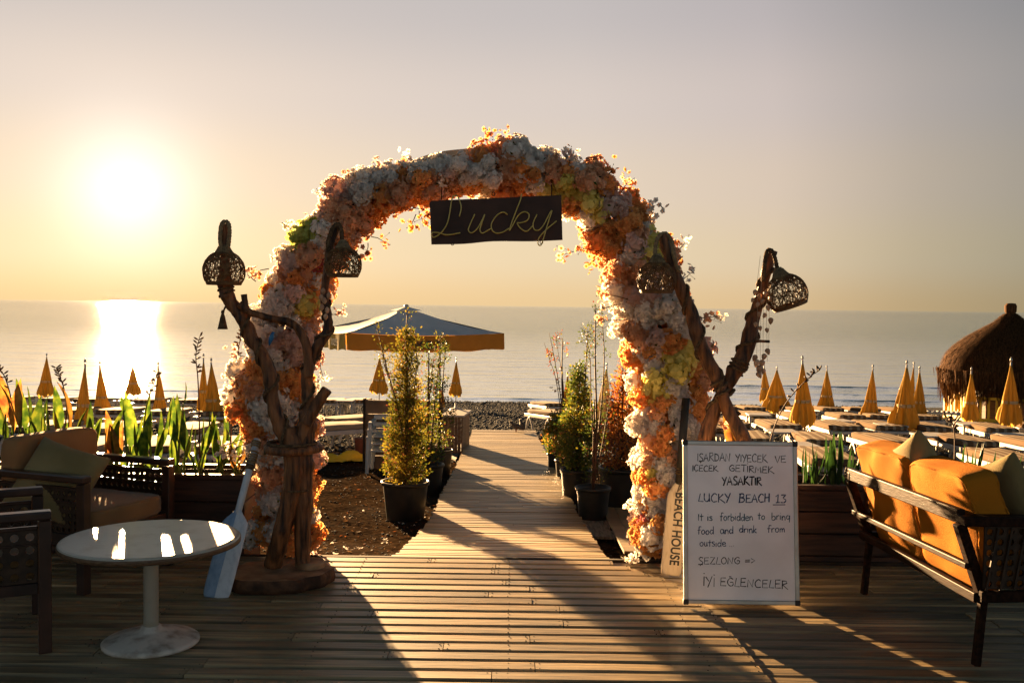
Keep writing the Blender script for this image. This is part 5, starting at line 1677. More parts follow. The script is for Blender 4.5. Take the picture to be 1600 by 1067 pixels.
# ------------------------------------------------------------------ potted shrubs
def pot_mesh(r, h, sq=False):
    mb = MB()
    mb.lathe([(r * .74, 0), (r * .76, .006), (r * .93, h * .90), (r * .93, h * .905), (r, h * .91), (r * 1.015, h * .97), (r, h), (r * .93, h), (r * .90, h * .88)], seg=28, cap=False)
    mb.lathe([(.001, .004), (r * .75, .004)], seg=28, cap=False)
    return mb.mesh('pot', M['pot'], True)


def leafy(pos, dirs, size, mats_, probs, name='foliage'):
    tv = np.array([(0, 0, 0), (-.30, .45, .06), (-.12, .9, .0), (.0, 1.05, -.05), (.30, .45, .06), (0, .5, -.04)])
    tf = np.array([(0, 5, 2, 1), (0, 4, 3, 5), (5, 3, 3, 2)])
    f4 = tf[:2]
    V, Fa = scatter(tv, f4, pos, aim_mats_y(dirs), size)
    mi = np.repeat(rng.choice(len(mats_), len(pos), p=probs), 2)
    return np_mesh(name, V, [(Fa, mi)], mats_)


def aim_mats_y(dirs):
    y = dirs / np.linalg.norm(dirs, axis=1)[:, None]
    a = rng.normal(size=y.shape); x = np.cross(y, a); x /= np.linalg.norm(x, axis=1)[:, None]
    z = np.cross(x, y)
    return np.stack([x, y, z], -1)


def shrub(base, pot_r, pot_h, lbl, body, stems, mats_, probs, leaf=.028, dens=1.0, soil=True, tufts=(), cat='potted shrub', grp='potted shrubs lining the boardwalk'):
    """body: list of (height over pot top, radius, leaf density); stems: list of lists of world points with leaf amount"""
    t = thing('potted_shrub', lbl, cat, base, grp)
    link('pot', pot_mesh(pot_r, pot_h), t, Matrix.Translation(base))
    mb = MB(); mb.lathe([(.001, pot_h * .91), (pot_r * .9, pot_h * .89)], base, seg=20, cap=False, rfun=lambda a, i: 1)
    mb.build('soil', M['soil'], t, True)
    z0 = base.z + pot_h
    mbs = MB(); P_, D_, S_ = [], [], []
    if body:
        hs = [b[0] for b in body]
        mbs.tube([base + Vector((0, 0, pot_h * .8)), base + Vector((0, 0, pot_h + hs[-1] * .6)), base + Vector((0, 0, pot_h + hs[-1]))], [.016, .012, .004], 6)
        # clumps of leaves on short side branches
        nb = int(260 * dens)
        for _ in range(nb):
            h = random.uniform(hs[0], hs[-1])
            for (a, b) in zip(body, body[1:]):
                if a[0] <= h <= b[0]:
                    f = (h - a[0]) / (b[0] - a[0]); rad = a[1] + (b[1] - a[1]) * f; den = a[2] + (b[2] - a[2]) * f
            if random.random() > den: continue
            az = random.uniform(0, 6.283)
            rad *= (1 + .28 * mnoise.noise(Vector((math.cos(az) * 1.7, math.sin(az) * 1.7, h * 7 + base.x * 9))))
            rr = rad * (random.random() ** .45)
            c = Vector((base.x + rr * math.cos(az), base.y + rr * math.sin(az), z0 + h))
            if random.random() < .5:
                mbs.tube([Vector((base.x, base.y, c.z - rr * .5)), c], [.004, .002], 3, caps=False)
            nl_ = int(random.uniform(9, 17))
            q = rng.normal(size=(nl_, 3)) * .026
            P_.append(q + np.array(c)); D_.append(q + np.array((math.cos(az) * .03, math.sin(az) * .03, .03)) + rng.normal(size=(nl_, 3)) * .012); S_.append(leaf * (.6 + .7 * rng.random(nl_)))
    for (pts, r0, amount) in stems:
        c = [Vector(q) for q in spline(pts, 6)]
        mbs.tube(c, list(np.linspace(r0, r0 * .3, len(c))), 5)
        for _ in range(int(amount * len(c) * .9)):
            i = random.randint(int(len(c) * .25), len(c) - 1)
            dr = Vector((random.gauss(0, 1), random.gauss(0, 1), random.random() * 1.4)).normalized()
            ln = random.uniform(.02, .085)
            e = c[i] + dr * ln
            mbs.tube([c[i], e], [.0028, .0012], 3, caps=False)
            nl_ = random.randint(3, 8)
            q = rng.normal(size=(nl_, 3)) * .015
            P_.append(q + np.array(e)); D_.append(q + np.array(dr) * .02 + rng.normal(size=(nl_, 3)) * .01); S_.append(leaf * (.5 + .6 * rng.random(nl_)))
    mbs.build('stem', M['stem'], t, True)
    if P_:
        me = leafy(np.concatenate(P_) - np.array(base), np.concatenate(D_) + 1e-6, np.concatenate(S_), mats_, probs)
        link('foliage', me, t)
    return t


def gp(px, py, dz=0.0):
    g = G(px, py); g.z = gz(g.x, g.y) + dz; return g


def ab(px, py, base, k=0.0): return P(px, py, base.y + k)


g1 = gp(633, 812)
k1 = g1.y / F
shrub(g1, 38 * k1, 62 * k1, 'golden-leaved conical shrub in a black pot, left edge of the boardwalk, nearest to the deck',
      [(0, .09, .8), (.05, 28 * k1, 1), (.30, 31 * k1, 1), (.60, 27 * k1, .9), (.78, 19 * k1, .55), (1.1, 15 * k1, .35), (1.4, 9 * k1, .3)],
      [([ab(635, 720, g1), ab(622, 640, g1, -.02), ab(604, 575, g1), ab(590, 515, g1)], .012, 2.2), ([ab(636, 720, g1), ab(636, 620, g1), ab(634, 550, g1, .03), ab(636, 492, g1)], .016, 4.2),
       ([ab(628, 700, g1), ab(612, 610, g1, .05), ab(598, 560, g1), ab(604, 545, g1)], .008, 2.4), ([ab(640, 700, g1), ab(648, 600, g1, .04), ab(652, 560, g1), ab(648, 530, g1)], .007, 3.0)],
      [M['leaf_gold'], M['leaf_green'], M['leaf_red']], (.74, .18, .08), dens=4.2, leaf=.027)
g2 = gp(668, 772); k2 = g2.y / F
shrub(g2, 26 * k2, 48 * k2, 'second potted shrub on the left, half hidden behind the golden one',
      [(0, .10, .8), (.1, 24 * k2, .9), (.5, 18 * k2, .6), (.9, 11 * k2, .35), (1.3, 7 * k2, .25)],
      [([ab(672, 720, g2), ab(678, 640, g2), ab(684, 580, g2), ab(688, 528, g2)], .011, 3.6), ([ab(668, 720, g2), ab(670, 640, g2), ab(674, 590, g2), ab(680, 540, g2)], .009, 3.0)],
      [M['leaf_green'], M['leaf_gold'], M['leaf_red']], (.62, .28, .10), dens=.9, leaf=.028)
g3 = gp(686, 742); k3 = g3.y / F
shrub(g3, 22 * k3, 40 * k3, 'third potted shrub on the left, standing before the brown counter box',
      [(0, .10, .8), (.15, 22 * k3, 1), (.5, 20 * k3, .8), (1.0, 12 * k3, .4), (1.4, 8 * k3, .25)],
      [([ab(686, 700, g3), ab(690, 640, g3), ab(693, 580, g3), ab(696, 548, g3)], .012, 2.6), ([ab(684, 700, g3), ab(682, 640, g3), ab(686, 575, g3), ab(690, 535, g3)], .01, 2.6)],
      [M['leaf_green'], M['leaf_gold'], M['leaf_red']], (.7, .22, .08), dens=.5, leaf=.030)

g4 = gp(970, 802); k4 = g4.y / F
shrub(g4, 37 * k4, 74 * k4, 'rust-red leaved shrub in the largest black pot beside the right arch leg',
      [(0, .08, .6), (.04, 32 * k4, 1), (.2, 38 * k4, 1), (.40, 32 * k4, .8), (.55, 18 * k4, .5), (.9, 10 * k4, .4)],
      [([ab(975, 720, g4), ab(982, 640, g4), ab(980, 580, g4), ab(984, 520, g4)], .012, 3.4), ([ab(968, 720, g4), ab(966, 650, g4), ab(972, 600, g4), ab(972, 560, g4)], .008, 2.2), ([ab(990, 720, g4), ab(1000, 640, g4), ab(996, 560, g4), ab(990, 530, g4)], .009, 3.0)],
      [M['leaf_rust'], M['leaf_red'], M['leaf_green']], (.72, .2, .08), dens=1.7, leaf=.034)
g5 = gp(926, 820); k5 = g5.y / F
shrub(g5, 28 * k5, 60 * k5, 'tall bare-stemmed dark green shrub in a black pot on grey pallet boards',
      [(0, .06, .6), (.1, 22 * k5, .8), (.4, 20 * k5, .6), (.8, 12 * k5, .3)],
      [([ab(930, 750, g5), ab(932, 660, g5), ab(930, 560, g5), ab(930, 478, g5)], .014, 1.6), ([ab(926, 750, g5), ab(938, 650, g5), ab(944, 560, g5), ab(940, 490, g5)], .010, 1.6), ([ab(935, 750, g5), ab(924, 640, g5), ab(922, 560, g5), ab(914, 520, g5)], .008, 1.8), ([ab(928, 750, g5), ab(940, 700, g5), ab(950, 640, g5), ab(958, 600, g5)], .007, 1.2)],
      [M['leaf_green'], M['leaf_gold'], M['leaf_red']], (.8, .14, .06), dens=.22, leaf=.026)
g6 = gp(900, 790); k6 = g6.y / F
shrub(g6, 26 * k6, 58 * k6, 'dense green conical shrub in a black pot on the right side of the boardwalk',
      [(0, .08, .9), (.08, 26 * k6, 1), (.35, 28 * k6, 1), (.6, 20 * k6, .8), (.85, 11 * k6, .6), (1.05, 5 * k6, .5)],
      [([ab(905, 720, g6), ab(912, 640, g6), ab(916, 560, g6), ab(918, 520, g6)], .012, 2.2)],
      [M['leaf_green'], M['leaf_gold'], M['leaf_red']], (.74, .24, .02), dens=2.3, leaf=.03)
g7 = gp(884, 757); k7 = g7.y / F
shrub(g7, 18 * k7, 40 * k7, 'thin bare-branched shrub in a small black pot on the right of the boardwalk',
      [(0, .05, .5), (.08, 14 * k7, .6), (.4, 9 * k7, .35)],
      [([ab(884, 720, g7), ab(880, 640, g7), ab(878, 580, g7), ab(879, 528, g7)], .018, .35), ([ab(884, 700, g7), ab(876, 620, g7), ab(866, 560, g7), ab(858, 520, g7)], .009, .7), ([ab(882, 690, g7), ab(870, 600, g7), ab(858, 560, g7), ab(850, 535, g7)], .006, .7), ([ab(884, 690, g7), ab(880, 600, g7), ab(872, 550, g7), ab(868, 522, g7)], .006, .8)],
      [M['leaf_red'], M['leaf_green'], M['leaf_gold']], (.6, .25, .15), dens=.35, leaf=.036)
g8 = gp(868, 742); k8 = g8.y / F
shrub(g8, 14 * k8, 34 * k8, 'small bushy plant in the farthest black pot on the right of the boardwalk',
      [(0, .08, .9), (.1, 17 * k8, 1), (.35, 15 * k8, .8), (.5, 8 * k8, .4)], [], [M['leaf_green'], M['leaf_gold'], M['leaf_rust']], (.6, .3, .1), dens=.8, leaf=.036)

# pallets and boards beside the boardwalk
def boards(pts, n, lbl, name='pallet', mt='pallet', th=.022, gap=.012, lift=.06, along=0):
    """four world corners (near-left, near-right, far-right, far-left); n boards running near -> far"""
    a, b, c, d_ = pts
    ce = (a + b + c + d_) / 4
    t = thing(name, lbl, 'pallet', Vector((ce.x, ce.y, terr(ce.y))))
    for k in range(n):
        f0, f1 = k / n, (k + 1) / n - gap
        q = [a.lerp(b, f0), a.lerp(b, f1), d_.lerp(c, f1), d_.lerp(c, f0)]
        mb = MB(); z_ = lift
        vs = [v_ + Vector((0, 0, z_)) for v_ in q] + [v_ + Vector((0, 0, z_ - th)) for v_ in q]
        mb.add(vs, [(0, 1, 2, 3), (7, 6, 5, 4), (0, 4, 5, 1), (1, 5, 6, 2), (2, 6, 7, 3), (3, 7, 4, 0)])
        mb.build('slat', M[mt], t)
    mb = MB()
    for f in (.12, .5, .88):
        p0 = a.lerp(d_, f); p1 = b.lerp(c, f)
        mb.bar(p0 + Vector((0, 0, lift - th - .028)), p1 + Vector((0, 0, lift - th - .028)), .05, .05)
    mb.build('bearer', M['deck_dark'], t)
    return t


def gq(*pp): return [gp(*q) for q in pp]


boards(gq((914, 850), (962, 852), (955, 815), (899, 812)), 4, 'low pallet of four grey boards under the bare-stemmed shrub')
boards(gq((975, 878), (1030, 880), (1000, 800), (938, 800)), 3, 'darker wooden pallet under the large pot with the rusty shrub', mt='deck', lift=.08)
boards(gq((842, 710), (866, 710), (862, 698), (836, 698)), 3, 'small plank step at the right of the far boardwalk', mt='deck', lift=.04)
boards(gq((703, 718), (712, 722), (726, 699), (716, 697)), 3, 'short loose boards beside the brown counter box', lift=.05)

# ------------------------------------------------------------------ closed parasols
def parasol_mesh(seed):
    q = random.Random(seed); seg = 64
    rows = [(1.0, .012), (.97, .03), (.88, .12), (.76, .24), (.62, .40), (.5, .51), (.4, .60), (.33, .64), (.27, .70), (.18, .82), (.08, .95), (.02, 1.0), (-.01, .97)]
    ph = [q.uniform(0, 6.28) for _ in range(4)]; st = q.uniform(-.05, .12)
    am = [q.uniform(.10, .2) for _ in range(8)]
    vs = []; fs = []; mb = MB()
    for i, (z, r) in enumerate(rows):
        for k in range(seg):
            a = 2 * math.pi * k / seg
            fold = am[int(a / 6.2832 * 8) % 8] * math.cos(8 * a + .6 * math.sin(a + ph[0])) + .05 * math.cos(19 * a + ph[1] + z * 3)
            pl = 1 + fold * min(1, (1 - z) * 1.5) + st * math.sin(2 * a + ph[2]) + .09 * math.sin(3 * a + ph[3] + z * 2) * (1 - z)
            zz = z + (.035 * math.cos(8 * a) + .03 * math.sin(2 * a + ph[1]) if i >= 9 else 0)
            vs.append(Vector((r * pl * math.cos(a), r * pl * math.sin(a), zz)))
    for i in range(len(rows) - 1):
        for k in range(seg):
            a = i * seg + k; b = i * seg + (k + 1) % seg; fs.append((a, a + seg, b + seg, b))
    fs.append(tuple(range(seg)))
    mb.add(vs, fs)
    return mb.mesh('canopy', M['parasol'], True)


PCANS = [parasol_mesh(s) for s in range(6)]
mb = MB(); mb.lathe([(.68, .365), (.705, .35), (.70, .33), (.67, .315)], seg=28, cap=False); PSTRAP = mb.mesh('strap', M['parasol_pale'], True)
PCAN = PCANS[0]
PCAN2 = PCAN.copy(); PCAN2.materials[0] = M['parasol_pale']
mb = MB(); mb.lathe([(.016, 0), (.016, 1)], seg=10); PPOLE = mb.mesh('pole', M['white_plastic'], True)
mb = MB(); mb.lathe([(.022, -.01), (.02, .02), (.006, .055)], seg=10); PTIP = mb.mesh('finial', M['grey_plastic'], True)
mb = MB(); mb.lathe([(.20, 0), (.21, .03), (.15, .07), (.035, .09), (.03, .22)], seg=20); PBASE = mb.mesh('base', M['white_plastic'], True)


def parasol(tx, ty, by, wpx, lbl, L_=1.12, lean=0.0, pale=False, dep=None):
    d_ = dep or F * L_ / (by - ty)
    tip = P(tx, ty, d_); zc = P(tx, by, d_).z; L_ = tip.z - zc
    base = Vector((tip.x, d_, gz(tip.x, d_)))
    if base.z > zc - .12: base.z = zc - .12
    t = thing('closed_parasol', lbl, 'parasol', base, 'closed mustard parasols on the beach')
    r = wpx * .90 / F * d_ / 2
    rot = Matrix.Rotation(lean, 4, 'Y') @ Matrix.Rotation(random.uniform(0, 6), 4, 'Z')
    co = link('canopy', PCAN2 if pale else random.choice(PCANS), t, Matrix.Translation((tip.x - math.sin(lean) * L_, tip.y, zc)) @ rot @ Matrix.Diagonal((r, r, L_, 1)))
    so = bpy.data.objects.new('strap', PSTRAP); COL.objects.link(so); so.parent = co
    a = base; b = Vector((tip.x, tip.y, tip.z - .03))
    mp = Matrix.Translation(base) @ (Vector((tip.x, tip.y, tip.z - .02)) - base).to_track_quat('Z', 'Y').to_matrix().to_4x4() @ Matrix.Diagonal((1, 1, (b - a).length, 1))
    link('pole', PPOLE, t, mp)
    link('finial', PTIP, t, Matrix.Translation(tip))
    link('base', PBASE, t, Matrix.Translation(Vector((base.x, base.y, base.z - .01))))
    return t


PARS = [(73, 555, 617, 25, 'leftmost closed parasol, alone on the far left by the waterline'), (133, 565, 668, 30, 'larger of the two adjoining closed parasols left of the sun reflection'),
        (156, 568, 648, 27, 'golden closed parasol at the very edge of the bright sun reflection'), (207, 563, 617, 24, 'small closed parasol glowing in the middle of the sun reflection'),
        (247, 569, 650, 24, 'closed parasol just right of the sun reflection behind the leaves'), (318, 556, 640, 20, 'rear one of the overlapping parasols beside the left arch leg'),
        (330, 563, 657, 36, 'front one of the overlapping parasols beside the left arch leg'), (593, 556, 613, 30, 'closed parasol under the left part of the big white canopy'),
        (713, 561, 617, 21, 'small closed parasol right of the second left shrub, on the shingle'), (691, 600, 650, 16, 'closed parasol almost hidden behind the left shrubs'),
        (887, 583, 642, 20, 'closed parasol behind the thin bare shrub on the right'), (948, 570, 655, 30, 'pale yellow closed parasol half hidden by the tall right shrubs'),
        (1194, 570, 626, 21, 'narrow closed parasol directly under the shell wind chime'), (1214, 575, 642, 40, 'wide spreading closed parasol, second right of the wind chime'),
        (1254, 560, 661, 37, 'large closed parasol crossed by a long dry stalk'), (1292, 574, 642, 28, 'closed parasol standing alone right of the one crossed by a dry stalk'),
        (1364, 573, 654, 28, 'closed parasol midway between the whiteboard and the thatched hut'), (1417, 567, 668, 42, 'largest closed parasol of the tight group left of the thatched hut'),
        (1428, 568, 640, 16, 'thin closed parasol peeking out behind the tight group left of the hut'), (1437, 575, 656, 28, 'right front closed parasol of the tight group left of the hut'),
        (1518, 577, 656, 27, 'closed parasol in front of the yellow railing of the thatched hut'), (1580, 563, 662, 37, 'closed parasol at the right edge in front of the thatched hut'),
        (975, 600, 660, 22, 'closed parasol mostly covered by the rusty shrub')]
for i, (a, b, c, w_, lb) in enumerate(PARS):
    parasol(a, b, c, w_, lb, lean=random.gauss(0, .035), pale=(i == 11))

# ------------------------------------------------------------------ loungers
MATS_ = new_mat('striped_mattress'); t = MATS_.node_tree; N = t.nodes.new; L = t.links.new
o_ = N('ShaderNodeOutputMaterial'); p_ = N('ShaderNodeBsdfPrincipled'); tc_ = N('ShaderNodeTexCoord'); sx_ = N('ShaderNodeSeparateXYZ'); L(tc_.outputs['Object'], sx_.inputs[0])
w1 = N('ShaderNodeMath'); w1.operation = 'MULTIPLY'; w1.inputs[1].default_value = 46; L(sx_.outputs[0], w1.inputs[0])
w2 = N('ShaderNodeMath'); w2.operation = 'SINE'; L(w1.outputs[0], w2.inputs[0])
rp = N('ShaderNodeValToRGB'); rp.color_ramp.elements[0].position = .35; rp.color_ramp.elements[1].position = .45; rp.color_ramp.elements[0].color = (.11, .07, .04, 1); rp.color_ramp.elements[1].color = (.25, .20, .14, 1)
L(w2.outputs[0], rp.inputs[0]); L(rp.outputs[0], p_.inputs['Base Color']); p_.inputs['Roughness'].default_value = .95; p_.inputs['Specular IOR Level'].default_value = .03; L(p_.outputs[0], o_.inputs[0])

# prototype, head towards the sea (+y), centre on origin, ground z=0
lg = thing('sun_lounger', 'x', 'sun lounger', (0, 0, 0))
mb = MB()
for s_ in (-1, 1):
    mb.bar((s_ * .30, -.95, .27), (s_ * .30, .95, .27), .05, .06)
for yy in (-.95, -.5, 0, .45, .95): mb.bar((-.275, yy, .27), (.275, yy, .27), .05, .04)
for yy in np.arange(-.85, .9, .11): mb.bar((-.275, yy, .285), (.275, yy, .285), .07, .012)
mb.build('frame', M['white_plastic'], lg, bevel=.008)
for yy in (-.66, .62):
    for s_ in (-1, 1):
        mb = MB()
        arc = [(s_ * .30, yy - .23, 0), (s_ * .305, yy - .18, .11), (s_ * .305, yy - .08, .20), (s_ * .305, yy, .23), (s_ * .305, yy + .08, .20), (s_ * .305, yy + .18, .11), (s_ * .30, yy + .23, 0)]
        mb.tube([Vector(q) for q in spline(arc, 3)], .026, 7); mb.build('leg', M['white_plastic'], lg, True)
me = cushion_mesh(.60, 1.86, .075, k=8, n=8, puff=.1, wr=.012, seed=4, m=MATS_)
lo = link('mattress', me, lg, Matrix.Translation((0, 0, .335)))
mb = MB()
LOUNGE = []
# (depth, px list) rows right of the arch, measured at the mattress
ROWSR = [(11.7, [1290, 1575]), (14.3, [1170, 1275, 1385, 1500, 1610]), (17.4, [1140, 1215, 1305, 1372, 1450, 1545, 1635]), (20.9, [1180, 1245, 1320, 1370, 1432]),
         (25.0, [1130, 1172, 1240, 1290, 1345, 1395])]
ORD = ['first', 'second', 'third', 'fourth', 'fifth', 'sixth', 'seventh', 'eighth', 'ninth']
RN = ['nearest row', 'second row from the front', 'third row from the front', 'fourth row from the front', 'row nearest the water']
for ri, (d_, pxs) in enumerate(ROWSR):
    for ci, px in enumerate(pxs):
        LOUNGE.append((px, d_ + random.uniform(-.2, .2), random.gauss(-.12, .05), '%s sun lounger from the left, %s, right of the whiteboard' % (ORD[ci], RN[ri])))
ROWSL = [(12.2, [150, 250, 355]), (15.0, [-20, 70, 180, 300]), (19.0, [30, 115, 190, 265, 345]), (25, [20, 95, 150, 235, 300, 340])]
RN2 = ['nearest row', 'second row', 'third row', 'row by the water']
for ri, (d_, pxs) in enumerate(ROWSL):
    for ci, px in enumerate(pxs):
        LOUNGE.append((px, d_ + random.uniform(-.2, .2), random.gauss(.1, .05), '%s lounger from the left in the %s behind the left planter' % (ORD[ci], RN2[ri])))
LOUNGE += [(520, 26.5, .05, 'far white lounger by the water just right of the left arch leg'), (560, 26.8, 0, 'far white lounger by the water touching the brown panel edge'),
           (512, 15.5, -.6, 'white lounger standing askew on dark sand right of the left arch leg'), (556, 17.5, -.5, 'white lounger with striped mattress partly behind the brown panel'),
           (856, 26.0, .25, 'farther of the two loungers beside the right edge of the boardwalk end'), (862, 20.5, .3, 'nearer of the two loungers beside the right edge of the boardwalk end'),
           (905, 21.5, .1, 'lounger half hidden behind the conical green shrub on the right'), (1110, 16.5, 0, 'lounger just visible between the arch blossoms and the driftwood pole'), (735, 29, .3, 'white lounger end visible above the brown counter box') ]
LOUNGE = LOUNGE[:-1]
first = True
for (px, d_, yaw, lb) in LOUNGE:
    x_ = P(px, 650, d_).x
    o = lg if first else copy_tree(lg)
    first = False
    o.location = (x_, d_, terr(d_) - .0); o.rotation_euler = (-math.atan2(terr(d_) - terr(d_ + 1), 1), 0, yaw)
    if abs(yaw) > 1: o.rotation_euler = (0, math.atan2(terr(d_) - terr(d_ + 1), 1) * 0, yaw)
    o.scale = (.94, .94, 1.15); tag(o, lb, 'sun lounger', 'sun loungers set out in rows on the beach')
# one lounger with its back raised beside the hut
rl = thing('raised_lounger', 'white lounger with raised curved back rest left of the thatched hut', 'sun lounger', (0, 0, 0))
mb = MB()
for s_ in (-1, 1):
    mb.tube([Vector(q) for q in spline([(s_ * .3, -.95, .22), (s_ * .3, -.3, .26), (s_ * .3, .25, .28), (s_ * .3, .55, .5), (s_ * .3, .8, .8), (s_ * .3, .92, .84)], 4)], .03, 6)
mb.tube([(-.3, .92, .84), (.3, .92, .84)], .03, 6)
for q in ((.4, .38), (.6, .55), (.75, .74)): mb.bar((-.28, q[0], q[1]), (.28, q[0], q[1]), .05, .02)
for yy in np.arange(-.9, .2, .12): mb.bar((-.28, yy, .27), (.28, yy, .27), .08, .015)
mb.build('frame', M['white_plastic'], rl, True)
for yy in (-.7, .45):
    for s_ in (-1, 1):
        mb = MB(); mb.tube([Vector(q) for q in spline([(s_ * .3, yy - .22, 0), (s_ * .3, yy - .08, .2), (s_ * .3, yy + .08, .2), (s_ * .3, yy + .22, 0)], 4)], .028, 6); mb.build('leg', M['white_plastic'], rl, True)
rl.location = (P(1462, 640, 27).x, 27, terr(27)); rl.rotation_euler = (0, 0, 1.2)

# small white side tables among the loungers
st_ = thing('side_table', 'x', 'side table', (0, 0, 0))
mb = MB(); mb.box((0, 0, .42), (.46, .46, .03)); mb.build('table_top', M['white_plastic'], st_, bevel=.01)
for a in (-1, 1):
    for b in (-1, 1):
        mb = MB(); mb.tube([(a * .19, b * .19, .405), (a * .21, b * .21, 0)], .02, 6); mb.build('leg', M['white_plastic'], st_, True)
first = True
STB = [(1222, 15.2, 'white side table in front of the parasol crossed by a dry stalk'), (1248, 12.8, 'white side table nearest the whiteboard corner'), (1310, 18, 'white side table below the lone parasol right of the crossed one'), (1392, 17, 'white side table left of the largest parasol of the tight group'),
       (1455, 14.8, 'white side table below the tight parasol group'), (1515, 17.6, 'white side table below the parasol before the hut railing'), (1185, 20, 'white side table below the parasol under the wind chime'), (1585, 15, 'white side table at the right edge below the hut'),
       (540, 25.6, 'white side table between the two far loungers by the water')]
for (px, d_, lb) in STB:
    o = st_ if first else copy_tree(st_)
    first = False
    o.location = (P(px, 650, d_).x, d_, terr(d_)); o.rotation_euler = (0, 0, random.gauss(0, .1)); tag(o, lb, 'side table', 'white plastic side tables between the loungers')

# ------------------------------------------------------------------ brown panel, counter, stacked chairs, cloth, pot
g = gp(611, 733); w_ = 88 / F * g.y
pn = thing('wooden_panel', 'brown wooden plank panel standing on the beach behind the golden shrub', 'panel', g)
h_ = (735 - 626) / F * g.y
for k in range(5):
    hh = h_ / 5
    link('plank', plank_mesh(hh - .006, .04, w_ - .06, [M['counter']], c=.004), pn, Matrix.Translation(g + Vector((0, -.02, hh * (k + .5)))) @ Matrix.Rotation(R(90), 4, 'X'))
for s_ in (-1, 1):
    mb = MB(); mb.box(g + Vector((s_ * (w_ / 2 - .012), .03, h_ / 2 + .01)), (.03, .12, h_ + .02)); mb.build('post', M['deck_dark'], pn, bevel=.004)
g = gp(707, 712); kk = g.y / F
ct = thing('counter_box', 'low brown wooden counter box with a pale top left of the far boardwalk', 'counter', g)
w_, h_, dp = 26 * kk, 62 * kk, .75
rot = Matrix.Rotation(-.10, 3, 'Z')
for k in range(5):
    ww = w_ / 5
    mb = MB(); mb.box(g + rot @ Vector((-w_ / 2 + ww * (k + .5), 0, h_ / 2)), (ww - .006, .02, h_), rot); mb.build('board', M['counter'], ct)
for k in range(7):
    ww = dp / 7
    for s_ in (-1, 1):
        mb = MB(); mb.box(g + rot @ Vector((s_ * (w_ / 2 + .012), .012 + ww * (k + .5), h_ / 2)), (.02, ww - .006, h_), rot); mb.build('board', M['counter'], ct)
mb = MB(); mb.box(g + rot @ Vector((0, dp / 2, h_ + .014)), (w_ + .1, dp + .08, .026), rot); mb.build('counter_top', M['white_plastic'], ct, bevel=.004)

g = gp(594, 738)
ch = thing('stacked_chair', 'lowest grey-white plastic chair of the stack before the brown panel', 'chair', g, 'stacked plastic chairs')
kk = g.y / F
W2 = 17 * kk
mb = MB()
for k in range(5): mb.bar((-W2 + .03, -.16 + k * .09, .30), (W2 - .03, -.16 + k * .09, .30), .075, .02)
mb.build('seat', M['grey_plastic'], ch); ch_parts = list(kids(ch))
for sx1 in (-1, 1):
    for sy1 in (-.22, .22):
        mb = MB(); mb.bar((sx1 * W2, sy1, 0), (sx1 * (W2 - .01), sy1 * .95, .46), .045, .03); o = mb.build('leg', M['grey_plastic'], ch, bevel=.005)
    mb = MB(); mb.bar((sx1 * (W2 - .01), -.23, .475), (sx1 * (W2 - .01), .24, .475), .055, .025); mb.build('armrest', M['grey_plastic'], ch, bevel=.006)
# these children were made around the origin
for c in kids(ch):
    for v_ in c.data.vertices: v_.co = v_.co + Vector(g)
mb = MB(); mb.bar(g + Vector((-W2, .24, .50)), g + Vector((W2, .24, .50)), .06, .06); mb.build('back', M['grey_plastic'], ch, bevel=.006)
for k, lb in ((1, 'middle grey-white plastic chair of the stack before the brown panel'), (2, 'topmost grey-white plastic chair of the stack before the brown panel')):
    o = copy_tree(ch); o.location = g + Vector((.01 * k, .02 * k, .09 * k)); tag(o, lb, 'chair')

# crumpled yellow cloth (folded parasol) on the sand
g = gp(540, 722)
mb = MB(); n = 26; vs = []; R_ = .34
for i in range(n + 1):
    for j in range(n + 1):
        x, y = (i / n * 2 - 1), (j / n * 2 - 1)
        zz = .03 + .05 * mnoise.noise(Vector((x * 2.2, y * 2.6, 1))) + .04 * abs(mnoise.noise(Vector((x * 5, y * 3, 2)))) + .12 * math.exp(-((x - .2) ** 2 * 6 + (y - .1) ** 2 * 8))
        sh = 1 + .2 * mnoise.noise(Vector((math.atan2(y, x) * 1.2, 0, 4)))
        vs.append(g + Vector((x * R_ * 1.3 * sh, y * R_ * .9 * sh, max(.004, zz))))
mb.add(vs, [(i * (n + 1) + j, (i + 1) * (n + 1) + j, (i + 1) * (n + 1) + j + 1, i * (n + 1) + j + 1) for i in range(n) for j in range(n)])
o = mb.build('folded_cloth', M['yellow_cloth'], None, True); tag(o, 'crumpled yellow parasol cloth lying on the sand beside the stacked chairs', 'cloth')
g = gp(567, 712)
mb = MB(); mb.lathe([(.10, 0), (.11, .02), (.13, .26), (.14, .28), (.12, .28)], g, seg=18); o = mb.build('terracotta_pot', M['pot_red'], None, True); tag(o, 'red terracotta pot behind the yellow cloth', 'pot')

